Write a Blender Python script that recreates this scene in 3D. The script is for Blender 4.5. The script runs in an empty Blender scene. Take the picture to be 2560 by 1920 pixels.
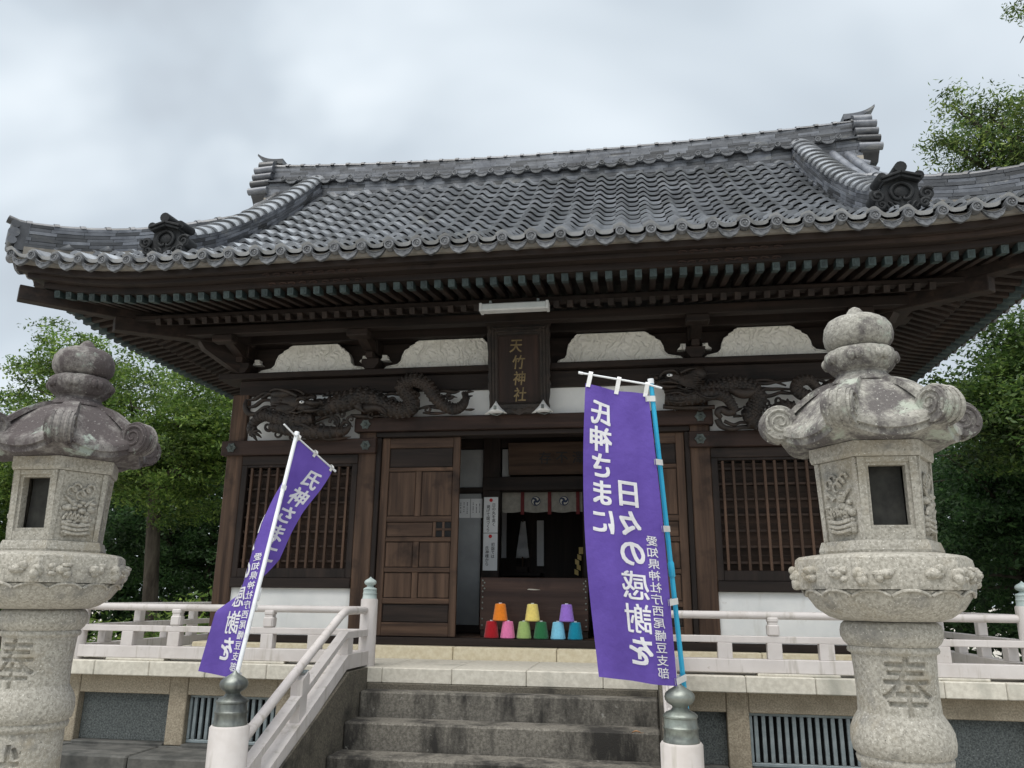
import bpy, bmesh, math, random
import numpy as np
from mathutils import Matrix, Vector
R = math.radians
rnd = random.Random(7)
S = bpy.context.scene
COL = S.collection

# ------------------------------------------------------------------ camera, sky, sun, exposure
def setup_view():
    cam = bpy.data.cameras.new('camera'); co = bpy.data.objects.new('camera', cam); COL.objects.link(co)
    cam.sensor_width = 36; cam.lens = 1947.37 / 2560 * 36; cam.clip_start = .05; cam.clip_end = 3000
    yaw, pitch, roll = 0.1583, 0.2672, 0.0108
    r = Vector((math.cos(yaw), math.sin(yaw), 0)); fw = Vector((-math.sin(yaw), math.cos(yaw), 0)); up = Vector((0, 0, 1))
    F = math.cos(pitch) * fw + math.sin(pitch) * up; U = -math.sin(pitch) * fw + math.cos(pitch) * up
    rc = math.cos(roll) * r + math.sin(roll) * U; uc = -math.sin(roll) * r + math.cos(roll) * U
    m = Matrix((rc, uc, -F)).transposed().to_4x4(); m.translation = (0.9461, -6.8968, 0.5107)
    co.matrix_world = m; S.camera = co
    w = bpy.data.worlds.new('World'); S.world = w; w.use_nodes = True
    nt = w.node_tree; N = nt.nodes; L = nt.links; N.clear()
    out = N.new('ShaderNodeOutputWorld'); bg = N.new('ShaderNodeBackground'); bg2 = N.new('ShaderNodeBackground'); mix = N.new('ShaderNodeMixShader')
    sky = N.new('ShaderNodeTexSky'); sky.sky_type = 'NISHITA'; sky.sun_disc = False
    sky.sun_elevation = SUN_EL; sky.sun_rotation = SUN_ROT; sky.dust_density = 2.5
    bg.inputs[1].default_value = .06
    L.new(sky.outputs[0], bg.inputs[0])
    # overcast deck: cloud layer seen on a flat ceiling high above the place
    tc = N.new('ShaderNodeTexCoord'); sep = N.new('ShaderNodeSeparateXYZ'); L.new(tc.outputs['Generated'], sep.inputs[0])
    ad = N.new('ShaderNodeMath'); ad.operation = 'MAXIMUM'; ad.inputs[1].default_value = 0.0; L.new(sep.outputs[2], ad.inputs[0])
    ad2 = N.new('ShaderNodeMath'); ad2.operation = 'ADD'; ad2.inputs[1].default_value = 0.28; L.new(ad.outputs[0], ad2.inputs[0])
    dx = N.new('ShaderNodeMath'); dx.operation = 'DIVIDE'; L.new(sep.outputs[0], dx.inputs[0]); L.new(ad2.outputs[0], dx.inputs[1])
    dy = N.new('ShaderNodeMath'); dy.operation = 'DIVIDE'; L.new(sep.outputs[1], dy.inputs[0]); L.new(ad2.outputs[0], dy.inputs[1])
    cmb = N.new('ShaderNodeCombineXYZ'); L.new(dx.outputs[0], cmb.inputs[0]); L.new(dy.outputs[0], cmb.inputs[1]); cmb.inputs[2].default_value = 6.1
    n1 = N.new('ShaderNodeTexNoise'); n1.inputs['Scale'].default_value = 1.0; n1.inputs['Detail'].default_value = 4; n1.inputs['Roughness'].default_value = .5; n1.inputs['Distortion'].default_value = .6
    L.new(cmb.outputs[0], n1.inputs['Vector'])
    cr = N.new('ShaderNodeValToRGB'); L.new(n1.outputs[0], cr.inputs[0])
    e = cr.color_ramp.elements
    e[0].position = .30; e[0].color = (.36, .395, .435, 1)
    e[1].position = .68; e[1].color = (.76, .80, .825, 1)
    k = e.new(.44); k.color = (.47, .525, .575, 1)
    k = e.new(.55); k.color = (.61, .665, .71, 1)
    L.new(cr.outputs[0], bg2.inputs[0]); bg2.inputs[1].default_value = SKY_STR
    mix.inputs[0].default_value = .93
    L.new(bg.outputs[0], mix.inputs[1]); L.new(bg2.outputs[0], mix.inputs[2]); L.new(mix.outputs[0], out.inputs[0])
    sun = bpy.data.lights.new('sun', 'SUN'); sun.energy = SUN_E; sun.angle = R(60); sun.color = (1, .965, .92)
    so = bpy.data.objects.new('sun', sun); COL.objects.link(so)
    d = Vector((math.sin(SUN_AZ) * math.cos(SUN_EL), math.cos(SUN_AZ) * math.cos(SUN_EL), math.sin(SUN_EL)))  # towards the sun
    S.cycles.max_bounces = 5; S.cycles.diffuse_bounces = 3; S.cycles.glossy_bounces = 2; S.cycles.transmission_bounces = 3
    so.rotation_euler = d.to_track_quat('Z', 'Y').to_euler(); so.location = (0, 0, 30)
    S.view_settings.view_transform = 'Standard'; S.view_settings.look = 'None'
    S.view_settings.exposure = EXPOSURE; S.view_settings.gamma = 1; S.view_settings.use_curve_mapping = False
SUN_EL = R(70); SUN_AZ = R(205); SUN_ROT = R(205); SUN_E = 1.5; SKY_STR = .53; EXPOSURE = 1.4
setup_view()

# ------------------------------------------------------------------ object helpers
def tag(o, label=None, cat=None, group=None, kind=None):
    if label: o['label'] = label
    if cat: o['category'] = cat
    if group: o['group'] = group
    if kind: o['kind'] = kind
    return o
def thing(name, loc, label, cat, group=None):
    o = bpy.data.objects.new(name, None); o.location = loc; COL.objects.link(o); o.empty_display_size = .2
    return tag(o, label, cat, group)
ROOT = {}
def link(name, mesh, parent=None, mw=None):
    o = bpy.data.objects.new(name, mesh); COL.objects.link(o)
    if parent is not None:
        o.parent = parent
        if parent.type == 'EMPTY':
            o.matrix_parent_inverse = Matrix.Translation(-Vector(parent.location))
        else:
            o.matrix_parent_inverse = parent.matrix_basis.inverted() @ (Matrix.Identity(4))
            if parent.parent is not None and parent.parent.type == 'EMPTY':
                pass
    if mw is not None: o.matrix_basis = mw
    return o
def copy_tree(o, parent=None):
    c = o.copy(); COL.objects.link(c); c.parent = parent
    if parent is not None: c.matrix_parent_inverse = o.matrix_parent_inverse.copy()
    for ch in o.children: copy_tree(ch, c)
    return c

class MB:
    def __init__(s): s.v = []; s.f = []; s.m = []; s.mi = 0
    def add(s, vs, fs):
        b = len(s.v); s.v.extend([tuple(p) for p in vs])
        for f in fs: s.f.append(tuple(i + b for i in f)); s.m.append(s.mi)
        return s
    def box(s, c, d, ch=.004, M=None):
        """chamfered box, centre c, full size d"""
        a = [x / 2 for x in d]; k = min(ch, min(a) * .45); P = {}; V = []
        for sx in (-1, 1):
            for sy in (-1, 1):
                for sz in (-1, 1):
                    for ax in range(3):
                        q = [sx * (a[0] - (k if ax != 0 else 0)), sy * (a[1] - (k if ax != 1 else 0)), sz * (a[2] - (k if ax != 2 else 0))]
                        P[(sx, sy, sz, ax)] = len(V); V.append(q)
        Fs = []
        for t in (-1, 1):
            Fs.append([P[(t, y, z, 0)] for y, z in ((-1, -1), (1, -1), (1, 1), (-1, 1))])
            Fs.append([P[(x, t, z, 1)] for x, z in ((-1, -1), (1, -1), (1, 1), (-1, 1))])
            Fs.append([P[(x, y, t, 2)] for x, y in ((-1, -1), (1, -1), (1, 1), (-1, 1))])
            for u in (-1, 1):
                Fs.append([P[(t, u, -1, 0)], P[(t, u, 1, 0)], P[(t, u, 1, 1)], P[(t, u, -1, 1)]])
                Fs.append([P[(t, -1, u, 0)], P[(t, 1, u, 0)], P[(t, 1, u, 2)], P[(t, -1, u, 2)]])
                Fs.append([P[(-1, t, u, 1)], P[(1, t, u, 1)], P[(1, t, u, 2)], P[(-1, t, u, 2)]])
        for sx in (-1, 1):
            for sy in (-1, 1):
                for sz in (-1, 1): Fs.append([P[(sx, sy, sz, i)] for i in range(3)])
        G = []
        for f in Fs:
            p0, p1, p2 = (Vector(V[i]) for i in f[:3]); n = (p1 - p0).cross(p2 - p0)
            cen = sum((Vector(V[i]) for i in f), Vector()) / len(f)
            G.append(f if n.dot(cen) > 0 else f[::-1])
        c = Vector(c)
        if M is None: V = [Vector(q) + c for q in V]
        else: V = [M @ Vector(q) + c for q in V]
        return s.add(V, G)
    def bx(s, x0, x1, y0, y1, z0, z1, ch=.004):
        return s.box(((x0 + x1) / 2, (y0 + y1) / 2, (z0 + z1) / 2), (abs(x1 - x0), abs(y1 - y0), abs(z1 - z0)), ch)
    def bar(s, p, q, w, h, ch=.003, up=(0, 0, 1)):
        p = Vector(p); q = Vector(q); d = q - p; L = d.length; y = d / L
        x = y.cross(Vector(up))
        if x.length < 1e-4: x = Vector((1, 0, 0))
        x.normalize(); z = x.cross(y)
        M = Matrix((x, y, z)).transposed()
        return s.box((p + q) / 2, (w, L, h), ch, M)
    def tube(s, pts, rad, n=10, smooth=0, cap=True, sq=1.0):
        pts = [Vector(p) for p in pts]
        if not isinstance(rad, (list, tuple)): rad = [rad] * len(pts)
        if smooth: pts, rad = catmull(pts, rad, smooth)
        V = []; Fs = []; ref = None
        for i, p in enumerate(pts):
            t = (pts[min(i + 1, len(pts) - 1)] - pts[max(i - 1, 0)]).normalized()
            if ref is None:
                ref = Vector((0, 0, 1)) if abs(t.z) < .9 else Vector((0, 1, 0))
                ref = (ref - t * ref.dot(t)).normalized()
            else: ref = (ref - t * ref.dot(t)).normalized()
            b = t.cross(ref)
            for j in range(n):
                a = 2 * math.pi * j / n
                V.append(p + (ref * math.cos(a) * sq + b * math.sin(a)) * rad[i])
        for i in range(len(pts) - 1):
            for j in range(n):
                k = (j + 1) % n
                Fs.append((i * n + j, i * n + k, (i + 1) * n + k, (i + 1) * n + j))
        if cap:
            Fs.append(tuple(range(n))[::-1]); Fs.append(tuple((len(pts) - 1) * n + j for j in range(n)))
        return s.add(V, Fs)
    def lathe(s, prof, n=32, c=(0, 0, 0), mod=None, cap=True, ph=0.):
        """prof: list of (r,z)"""
        V = []; Fs = []
        for i, (r_, z) in enumerate(prof):
            for j in range(n):
                a = 2 * math.pi * j / n + ph
                rr = r_ * (mod(a, z) if mod else 1)
                V.append((c[0] + rr * math.cos(a), c[1] + rr * math.sin(a), c[2] + z))
        for i in range(len(prof) - 1):
            for j in range(n):
                k = (j + 1) % n
                Fs.append((i * n + j, i * n + k, (i + 1) * n + k, (i + 1) * n + j))
        if cap:
            Fs.append(tuple(range(n))[::-1]); Fs.append(tuple((len(prof) - 1) * n + j for j in range(n)))
        return s.add(V, Fs)
    def prism(s, poly, ax, a, b):
        """poly 2-D outline extruded along axis ax ('x','y','z') from a to b"""
        n = len(poly)
        def P(u, v, t): return {'x': (t, u, v), 'y': (u, t, v), 'z': (u, v, t)}[ax]
        V = [P(u, v, a) for u, v in poly] + [P(u, v, b) for u, v in poly]
        Fs = [tuple(range(n))[::-1], tuple(range(n, 2 * n))] + [(i, (i + 1) % n, n + (i + 1) % n, n + i) for i in range(n)]
        return s.add(V, Fs)
    def strip(s, path, nrm, wid, w, th):
        """rectangular band swept along path; nrm per-point outward normal, wid = width direction"""
        V = []; Fs = []; wid = Vector(wid)
        for i, p in enumerate(path):
            p = Vector(p); n_ = Vector(nrm[i]); t_ = th[i] if isinstance(th, (list, tuple)) else th; w_ = w[i] if isinstance(w, (list, tuple)) else w
            V += [p - wid * w_ / 2, p + wid * w_ / 2, p + wid * w_ / 2 * .85 + n_ * t_, p - wid * w_ / 2 * .85 + n_ * t_]
        for i in range(len(path) - 1):
            for j in range(4):
                k = (j + 1) % 4
                Fs.append((i * 4 + j, i * 4 + k, (i + 1) * 4 + k, (i + 1) * 4 + j))
        m = (len(path) - 1) * 4
        Fs.append((3, 2, 1, 0)); Fs.append((m, m + 1, m + 2, m + 3))
        return s.add(V, Fs)
    def ball(s, c, r, n=10, m=6):
        r = r if isinstance(r, (list, tuple)) else (r, r, r)
        V = []; Fs = []
        for i in range(m + 1):
            th = math.pi * i / m
            for j in range(n):
                a = 2 * math.pi * j / n
                V.append((c[0] + r[0] * math.sin(th) * math.cos(a), c[1] + r[1] * math.sin(th) * math.sin(a), c[2] - r[2] * math.cos(th)))
        for i in range(m):
            for j in range(n):
                k = (j + 1) % n
                Fs.append((i * n + j, i * n + k, (i + 1) * n + k, (i + 1) * n + j))
        return s.add(V, Fs)
    def mesh(s, name, mats, smooth=None, fix=True, merge=False):
        me = bpy.data.meshes.new(name); me.from_pydata(s.v, [], s.f)
        mats = mats if isinstance(mats, (list, tuple)) else [mats]
        for m_ in mats: me.materials.append(m_)
        if len(mats) > 1: me.polygons.foreach_set('material_index', s.m)
        if fix or merge:
            bm = bmesh.new(); bm.from_mesh(me)
            if merge: bmesh.ops.remove_doubles(bm, verts=bm.verts, dist=1e-5)
            if fix: bmesh.ops.recalc_face_normals(bm, faces=bm.faces)
            bm.to_mesh(me); bm.free()
        if smooth:
            me.polygons.foreach_set('use_smooth', [True] * len(me.polygons)); me.set_sharp_from_angle(angle=R(smooth))
        me.update(); return me
    def obj(s, name, mats, parent=None, smooth=None, mw=None, fix=True):
        return link(name, s.mesh(name, mats, smooth, fix), parent, mw)

def catmull(pts, rad, k):
    P = [pts[0]] + list(pts) + [pts[-1]]; Q = [rad[0]] + list(rad) + [rad[-1]]; op = []; orr = []
    for i in range(1, len(P) - 2):
        for j in range(k):
            t = j / k; t2 = t * t; t3 = t2 * t
            w = (-.5 * t3 + t2 - .5 * t, 1.5 * t3 - 2.5 * t2 + 1, -1.5 * t3 + 2 * t2 + .5 * t, .5 * t3 - .5 * t2)
            op.append(P[i - 1] * w[0] + P[i] * w[1] + P[i + 1] * w[2] + P[i + 2] * w[3])
            orr.append(max(.0005, Q[i - 1] * w[0] + Q[i] * w[1] + Q[i + 1] * w[2] + Q[i + 2] * w[3]))
    op.append(P[-2]); orr.append(Q[-2])
    return op, orr
def box1(name, x0, x1, y0, y1, z0, z1, m, parent, ch=.005):
    return MB().bx(x0, x1, y0, y1, z0, z1, ch).obj(name, m, parent, fix=False)

# ------------------------------------------------------------------ materials
def newmat(name):
    m = bpy.data.materials.new(name); m.use_nodes = True; nt = m.node_tree
    return m, nt, nt.nodes, nt.links, nt.nodes['Principled BSDF']
def surf(name, c1, c2, rough=.7, scale=8, stretch=(1, 1, 1), detail=4, lo=.35, hi=.65, bump=.2, bscale=None, spots=None, spec=.4,
         stain=None, isl=0., metal=0., bdist=.01, coord='Object', world=False):
    """c1..c2 mixed by noise; stain=(colour,scale,lo,hi,stretch); spots=(colour,scale,lo,hi); isl = tone jitter per piece"""
    m, nt, N, L, P = newmat(name)
    tc = N.new('ShaderNodeTexCoord'); mp = N.new('ShaderNodeMapping'); mp.inputs['Scale'].default_value = stretch
    L.new(tc.outputs[coord], mp.inputs[0])
    def noise(sc, det=6, vec=None, ro=.6):
        n = N.new('ShaderNodeTexNoise'); n.inputs['Scale'].default_value = sc; n.inputs['Detail'].default_value = det; n.inputs['Roughness'].default_value = ro
        L.new(vec or mp.outputs[0], n.inputs['Vector']); return n
    def ramp(src, a, b):
        r_ = N.new('ShaderNodeMapRange'); r_.inputs[1].default_value = a; r_.inputs[2].default_value = b; L.new(src, r_.inputs[0]); return r_.outputs[0]
    def mixc(f, a, b):
        x = N.new('ShaderNodeMix'); x.data_type = 'RGBA'
        L.new(f, x.inputs[0])
        for i, c in ((6, a), (7, b)):
            if isinstance(c, tuple): x.inputs[i].default_value = (*c, 1)
            else: L.new(c, x.inputs[i])
        return x.outputs[2]
    n1 = noise(scale, detail)
    col = mixc(ramp(n1.outputs[0], lo, hi), c1, c2)
    for st in (stain or []):
        mp2 = N.new('ShaderNodeMapping'); mp2.inputs['Scale'].default_value = st[4] if len(st) > 4 else (1, 1, 1); mp2.inputs['Location'].default_value = (3.1, 7.7, 1.3)
        if world: L.new(N.new('ShaderNodeNewGeometry').outputs['Position'], mp2.inputs[0])
        else: L.new(tc.outputs[coord], mp2.inputs[0])
        n2 = noise(st[1], st[5] if len(st) > 5 else 4, mp2.outputs[0], .7 if len(st) > 5 else .65); col = mixc(ramp(n2.outputs[0], st[2], st[3]), col, st[0])
    for sp in (spots or []):
        n3 = noise(sp[1], 2, tc.outputs[coord]); col = mixc(ramp(n3.outputs[0], sp[2], sp[3]), col, sp[0])
    if isl:
        g = N.new('ShaderNodeNewGeometry'); oi = N.new('ShaderNodeObjectInfo'); a = N.new('ShaderNodeMath'); a.operation = 'ADD'
        L.new(g.outputs['Random Per Island'], a.inputs[0]); L.new(oi.outputs['Random'], a.inputs[1])
        f = N.new('ShaderNodeMath'); f.operation = 'FRACT'; L.new(a.outputs[0], f.inputs[0])
        mr = N.new('ShaderNodeMapRange'); mr.inputs[3].default_value = 1 - isl; mr.inputs[4].default_value = 1 + isl; L.new(f.outputs[0], mr.inputs[0])
        hs = N.new('ShaderNodeHueSaturation'); L.new(col, hs.inputs['Color']); L.new(mr.outputs[0], hs.inputs['Value']); col = hs.outputs[0]
    L.new(col, P.inputs['Base Color'])
    P.inputs['Roughness'].default_value = rough; P.inputs['Specular IOR Level'].default_value = spec; P.inputs['Metallic'].default_value = metal
    if bump:
        nb = noise(bscale or scale * 3, 3)
        b = N.new('ShaderNodeBump'); b.inputs['Strength'].default_value = bump; b.inputs['Distance'].default_value = bdist
        L.new(nb.outputs[0], b.inputs['Height']); L.new(b.outputs[0], P.inputs['Normal'])
    return m
def wood(name, c1, c2, ax, rough=.65, k=14, isl=.12, bump=.35):
    st = {'x': (.06, 1, 1), 'y': (1, .06, 1), 'z': (1, 1, .06)}[ax]
    return surf(name, c1, c2, rough, k, st, 4, .32, .68, bump, k * 3.2, isl=isl, bdist=.006, spec=.3,
                stain=[((c2[0] * 1.6, c2[1] * 1.55, c2[2] * 1.5), 5.5, .56, .74, tuple(q * 1.7 for q in st)), ((c1[0] * .6, c1[1] * .6, c1[2] * .6), 2.2, .56, .72)])
M = {}
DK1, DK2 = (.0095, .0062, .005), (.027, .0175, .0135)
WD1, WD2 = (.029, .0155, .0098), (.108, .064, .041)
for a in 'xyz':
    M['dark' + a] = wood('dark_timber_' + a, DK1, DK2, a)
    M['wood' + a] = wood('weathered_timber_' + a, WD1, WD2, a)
M['redx'] = wood('reddish_timber_x', (.018, .0095, .007), (.050, .028, .021), 'x')
M['latt'] = wood('lattice_timber', (.036, .0195, .012), (.105, .061, .039), 'z', isl=.3)
M['lattx'] = wood('lattice_timber_x', (.014, .0085, .006), (.048, .029, .020), 'x', isl=.4)
M['carve'] = surf('carved_timber', (.010, .008, .007), (.034, .023, .017), .55, 9, bump=.5, bscale=42, bdist=.012, stain=[((.060, .034, .023), 3.2, .60, .74)])
M['plaster'] = surf('white_plaster', (.72, .73, .72), (.82, .82, .80), .85, 3, bump=.08, bscale=40, stain=[((.58, .57, .53), 2.2, .58, .8, (2, 2, .6), 6), ((.48, .46, .41), 5, .66, .78, (1, 1, 1), 6)], spec=.2)
M['relief'] = surf('carved_plaster', (.76, .75, .69), (.83, .82, .77), .85, 5, bump=0, spec=.2)
def relief_nodes(m):
    nt = m.node_tree; N = nt.nodes; L = nt.links; P = N['Principled BSDF']
    tc = N.new('ShaderNodeTexCoord'); n = N.new('ShaderNodeTexNoise'); n.inputs['Scale'].default_value = 6; n.inputs['Detail'].default_value = 1; n.inputs['Distortion'].default_value = 3
    L.new(tc.outputs['Object'], n.inputs['Vector'])
    w = N.new('ShaderNodeTexWave'); w.inputs['Scale'].default_value = 4.5; w.inputs['Distortion'].default_value = 12; w.inputs['Detail'].default_value = 2; w.inputs['Detail Scale'].default_value = 2.2
    L.new(tc.outputs['Object'], w.inputs['Vector'])
    a = N.new('ShaderNodeMath'); a.operation = 'ADD'; L.new(n.outputs[0], a.inputs[0]); L.new(w.outputs[1], a.inputs[1])
    b = N.new('ShaderNodeBump'); b.inputs['Strength'].default_value = .9; b.inputs['Distance'].default_value = .009
    L.new(a.outputs[0], b.inputs['Height']); L.new(b.outputs[0], P.inputs['Normal'])
relief_nodes(M['relief'])
M['tile'] = surf('smoked_roof_tile', (.185, .197, .215), (.31, .326, .348), .24, 10, bump=.06, bscale=60, isl=.32, spec=1.0, metal=0, world=True, stain=[((.13, .137, .14), 1.1, .50, .70, (1, .6, .6), 6), ((.30, .30, .27), 5, .60, .72, (1, 1, 1), 7)])
M['tile'].node_tree.nodes['Principled BSDF'].inputs['Coat Weight'].default_value = .8; M['tile'].node_tree.nodes['Principled BSDF'].inputs['Coat Roughness'].default_value = .14
M['noshi'] = surf('ridge_tile', (.042, .047, .058), (.105, .113, .128), .42, 6, bump=.2, bscale=50, isl=.85, spec=.7, metal=.0, world=True, stain=[((.17, .17, .16), 5, .58, .70, (.4, 1, 1.6), 6)])
M['oni'] = surf('ogre_tile', (.010, .011, .012), (.028, .030, .032), .6, 8, bump=.3, bscale=40, spec=.25, stain=[((.14, .13, .10), 6, .67, .74)])
M['disc'] = surf('eave_tile', (.075, .08, .09), (.165, .172, .182), .48, 20, bump=.35, bscale=70, isl=.25, spec=.6, world=True, stain=[((.36, .36, .32), 9, .64, .72, (1, 1, 1), 5), ((.05, .053, .055), 4, .54, .64)])
M['mortar'] = surf('cream_mortar', (.34, .31, .26), (.46, .42, .36), .9, 12, bump=.3)
M['mortar2'] = surf('grey_eave_mortar', (.15, .138, .12), (.24, .222, .195), .9, 12, bump=.3)
M['clay'] = surf('dark_bedding', (.04, .04, .042), (.08, .08, .08), .9, 12, bump=.2)
M['verd'] = surf('copper_cap', (.018, .031, .032), (.042, .062, .061), .55, 12, bump=.2, isl=.25, spec=.4)
M['nail'] = surf('aged_copper_nail', (.05, .06, .055), (.10, .12, .11), .5, 20, bump=.2, metal=.2)
M['verd2'] = surf('pale_verdigris', (.30, .37, .36), (.45, .51, .49), .55, 12, bump=.15, spec=.5)
M['bronze'] = surf('bronze', (.12, .13, .12), (.24, .26, .235), .40, 9, bump=.1, metal=.5, spec=.5, stain=[((.30, .34, .30), 7, .55, .72), ((.07, .075, .075), 5, .55, .7, (1, 1, .4))], bscale=40)
M['rail'] = surf('painted_railing', (.53, .495, .475), (.605, .57, .55), .6, 4, bump=.06, bscale=60, stain=[((.47, .43, .40), 3, .52, .75), ((.33, .28, .23), 10, .68, .75), ((.40, .37, .33), 6, .56, .72, (3, 3, .35))])
M['coping'] = surf('coping_stone', (.50, .47, .40), (.62, .59, .51), .85, 30, bump=.15, bscale=90, isl=.05, stain=[((.36, .35, .30), 2.6, .55, .72, (1, 1, .45)), ((.25, .25, .22), 7, .66, .76)])
M['ystone'] = surf('yellow_plinth', (.60, .52, .36), (.70, .63, .47), .85, 30, bump=.12, bscale=90)
M['granite'] = surf('tan_washed_concrete', (.24, .20, .145), (.42, .365, .275), .9, 95, bump=.5, bscale=130, detail=3, bdist=.006, stain=[((.20, .17, .12), 2.5, .5, .75)])
M['pebble'] = surf('grey_pebble_dash', (.05, .058, .058), (.14, .155, .15), .8, 85, bump=.8, bscale=95, detail=2, bdist=.008, spots=[((.34, .36, .35), 150, .66, .72)])
M['conc'] = surf('stained_concrete_step', (.11, .102, .086), (.22, .205, .175), .9, 70, bump=.5, bscale=110, detail=3, bdist=.006,
                 stain=[((.030, .028, .025), 3.6, .43, .60, (1, 1, .30), 8), ((.30, .29, .26), 14, .66, .74)])
M['wing'] = surf('washed_concrete_wing', (.075, .067, .053), (.165, .148, .115), .9, 90, bump=.6, bscale=120, detail=3, bdist=.006, stain=[((.03, .028, .024), 2.6, .5, .68)])
M['darkstone'] = surf('dark_paving_stone', (.06, .06, .056), (.12, .118, .108), .85, 6, (1, 3, 1), bump=.5, bscale=22, stain=[((.03, .032, .03), 3, .5, .7)])
M['ground'] = surf('pale_gravel', (.40, .375, .33), (.52, .495, .445), .95, 60, bump=.6, bscale=90, stain=[((.30, .29, .25), .6, .5, .7)])
GRA, GRB = (.265, .25, .212), (.455, .432, .378)
M['lant'] = surf('lantern_granite', GRA, GRB, .9, 75, bump=.45, bscale=85, detail=3, bdist=.006, spots=[((.62, .60, .54), 130, .62, .7), ((.12, .115, .10), 110, .66, .74)],
                 stain=[((.29, .25, .18), 3.5, .52, .75), ((.20, .195, .18), 5, .58, .74)])
def lichen(nm, a, b, dark, d0, pale, p0, sp=(.42, .42, .38)):
    return surf(nm, a, b, .92, 60, bump=.7, bscale=80, detail=4, bdist=.008, spots=[(sp, 75, .63, .72), ((.07, .06, .062), 90, .64, .72)],
                stain=[(dark, 4.5, d0, d0 + .10, (1, 1, .65), 9), (pale, 6.5, p0, p0 + .07, (1, 1, 1), 9)])
M['lant2'] = lichen('lichened_granite', (.22, .212, .188), (.36, .35, .312), (.105, .096, .093), .435, (.34, .37, .315), .565)
M['lant3'] = lichen('dark_lichened_granite', (.15, .14, .135), (.25, .235, .22), (.078, .066, .066), .40, (.30, .34, .30), .585, (.22, .21, .20))
M['cavity'] = surf('dark_cavity', (.03, .03, .028), (.05, .05, .045), .95, 20, bump=0)  # near-black colour stands in for the shade inside the lantern chamber
M['steel'] = surf('grey_painted_steel', (.20, .24, .25), (.28, .325, .335), .5, 15, bump=.05, stain=[((.16, .17, .17), 8, .55, .75)])
M['inwall'] = surf('dimmed_white_plaster', (.26, .27, .275), (.34, .35, .355), .85, 3, bump=.05, spec=.2)  # white plaster painted grey; the room's dimness is in the colour
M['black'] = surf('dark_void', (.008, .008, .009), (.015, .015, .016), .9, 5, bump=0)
M['white'] = surf('white_enamel', (.50, .51, .51), (.58, .59, .59), .5, 6, bump=0, stain=[((.36, .34, .30), 9, .60, .8)])
M['paper'] = surf('white_paper', (.70, .71, .72), (.78, .79, .79), .8, 3, bump=0)
M['ink'] = surf('black_ink', (.015, .015, .017), (.03, .03, .032), .7, 3, bump=0)
M['red'] = surf('red_ink', (.55, .03, .03), (.62, .05, .04), .7, 3, bump=0)
M['gold'] = surf('faded_gold', (.11, .078, .032), (.22, .16, .075), .5, 20, bump=.1, metal=.2)
M['navy'] = surf('navy_dye', (.02, .03, .06), (.03, .045, .09), .8, 3, bump=0)
M['cotton'] = surf('cream_cloth', (.45, .43, .37), (.55, .52, .45), .85, 20, bump=.1)
M['dimmed_cloth'] = surf('dim_curtain_cloth', (.20, .19, .165), (.27, .255, .22), .85, 20, bump=.1)  # pale cloth darkened; the dim interior is put into its colour
M['crimson'] = surf('crimson_ribbon', (.09, .010, .013), (.13, .018, .018), .8, 20, bump=.1)
M['cyan'] = surf('blue_plastic_pole', (.02, .36, .58), (.03, .42, .66), .35, 6, bump=0, spec=.5)
M['whitepole'] = surf('white_plastic_pole', (.68, .70, .72), (.76, .78, .80), .4, 6, bump=0, stain=[((.45, .45, .44), 9, .6, .8)])
M['tape'] = surf('white_tape', (.62, .62, .61), (.74, .74, .73), .7, 9, bump=.1)
def cloth(name, c1, c2, tr=.3):
    m = surf(name, c1, c2, .8, 5, bump=.55, bscale=14, spec=.2, bdist=.012)
    nt = m.node_tree; N = nt.nodes; L = nt.links; P = N['Principled BSDF']; out = [n for n in N if n.type == 'OUTPUT_MATERIAL'][0]
    t = N.new('ShaderNodeBsdfTranslucent'); mx = N.new('ShaderNodeMixShader'); mx.inputs[0].default_value = tr
    src = P.inputs['Base Color'].links[0].from_socket; L.new(src, t.inputs[0]); L.new(P.outputs[0], mx.inputs[1]); L.new(t.outputs[0], mx.inputs[2]); L.new(mx.outputs[0], out.inputs[0])
    return m
M['purple'] = cloth('purple_banner_cloth', (.125, .076, .37), (.155, .098, .44))
M['letter'] = cloth('white_dye', (.74, .74, .77), (.80, .80, .83), .2)
# ------------------------------------------------------------------ text helper
_gc = {}
def glyph(ch, bold=.018):
    """triangulated outline of one character, centred, about 1 unit tall"""
    key = (ch, bold)
    if key in _gc: return _gc[key]
    c = bpy.data.curves.new('glyph', 'FONT'); c.body = ch; c.offset = bold; c.resolution_u = 3
    o = bpy.data.objects.new('glyph', c); COL.objects.link(o)
    me = o.evaluated_get(bpy.context.evaluated_depsgraph_get()).to_mesh()
    bm = bmesh.new(); bm.from_mesh(me); bmesh.ops.triangulate(bm, faces=bm.faces)
    for _ in range(2):
        ed = [e for e in bm.edges if e.calc_length() > .16]
        if ed:
            bmesh.ops.subdivide_edges(bm, edges=ed, cuts=1); bmesh.ops.triangulate(bm, faces=bm.faces)
    bm.verts.ensure_lookup_table()
    V = np.array([v.co[:2] for v in bm.verts]) if bm.verts else np.zeros((0, 2)); F_ = [[v.index for v in f.verts] for f in bm.faces]
    bm.free(); bpy.data.objects.remove(o); bpy.data.curves.remove(c)
    mn, mx = V.min(0), V.max(0); cen = (mn + mx) / 2
    V = (V - cen); _gc[key] = (V, F_); return _gc[key]
def write(mb, ch, fn, size, sx=1., bold=.0, shear=0.):
    """lay a character through fn(x, y, layer); bold thickens it with shifted strokes, each a hair above the last"""
    V, F_ = glyph(ch, 0.)
    for k, (dx, dy) in enumerate([(0, 0)] + ([(-1, -.8), (1, -.8), (-1, .8), (1, .8)] if bold else [])):
        mb.add([fn((v[0] + dx * bold) * size * sx + shear * v[1] * size, (v[1] + dy * bold) * size, k * .00025) for v in V], F_)

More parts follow.
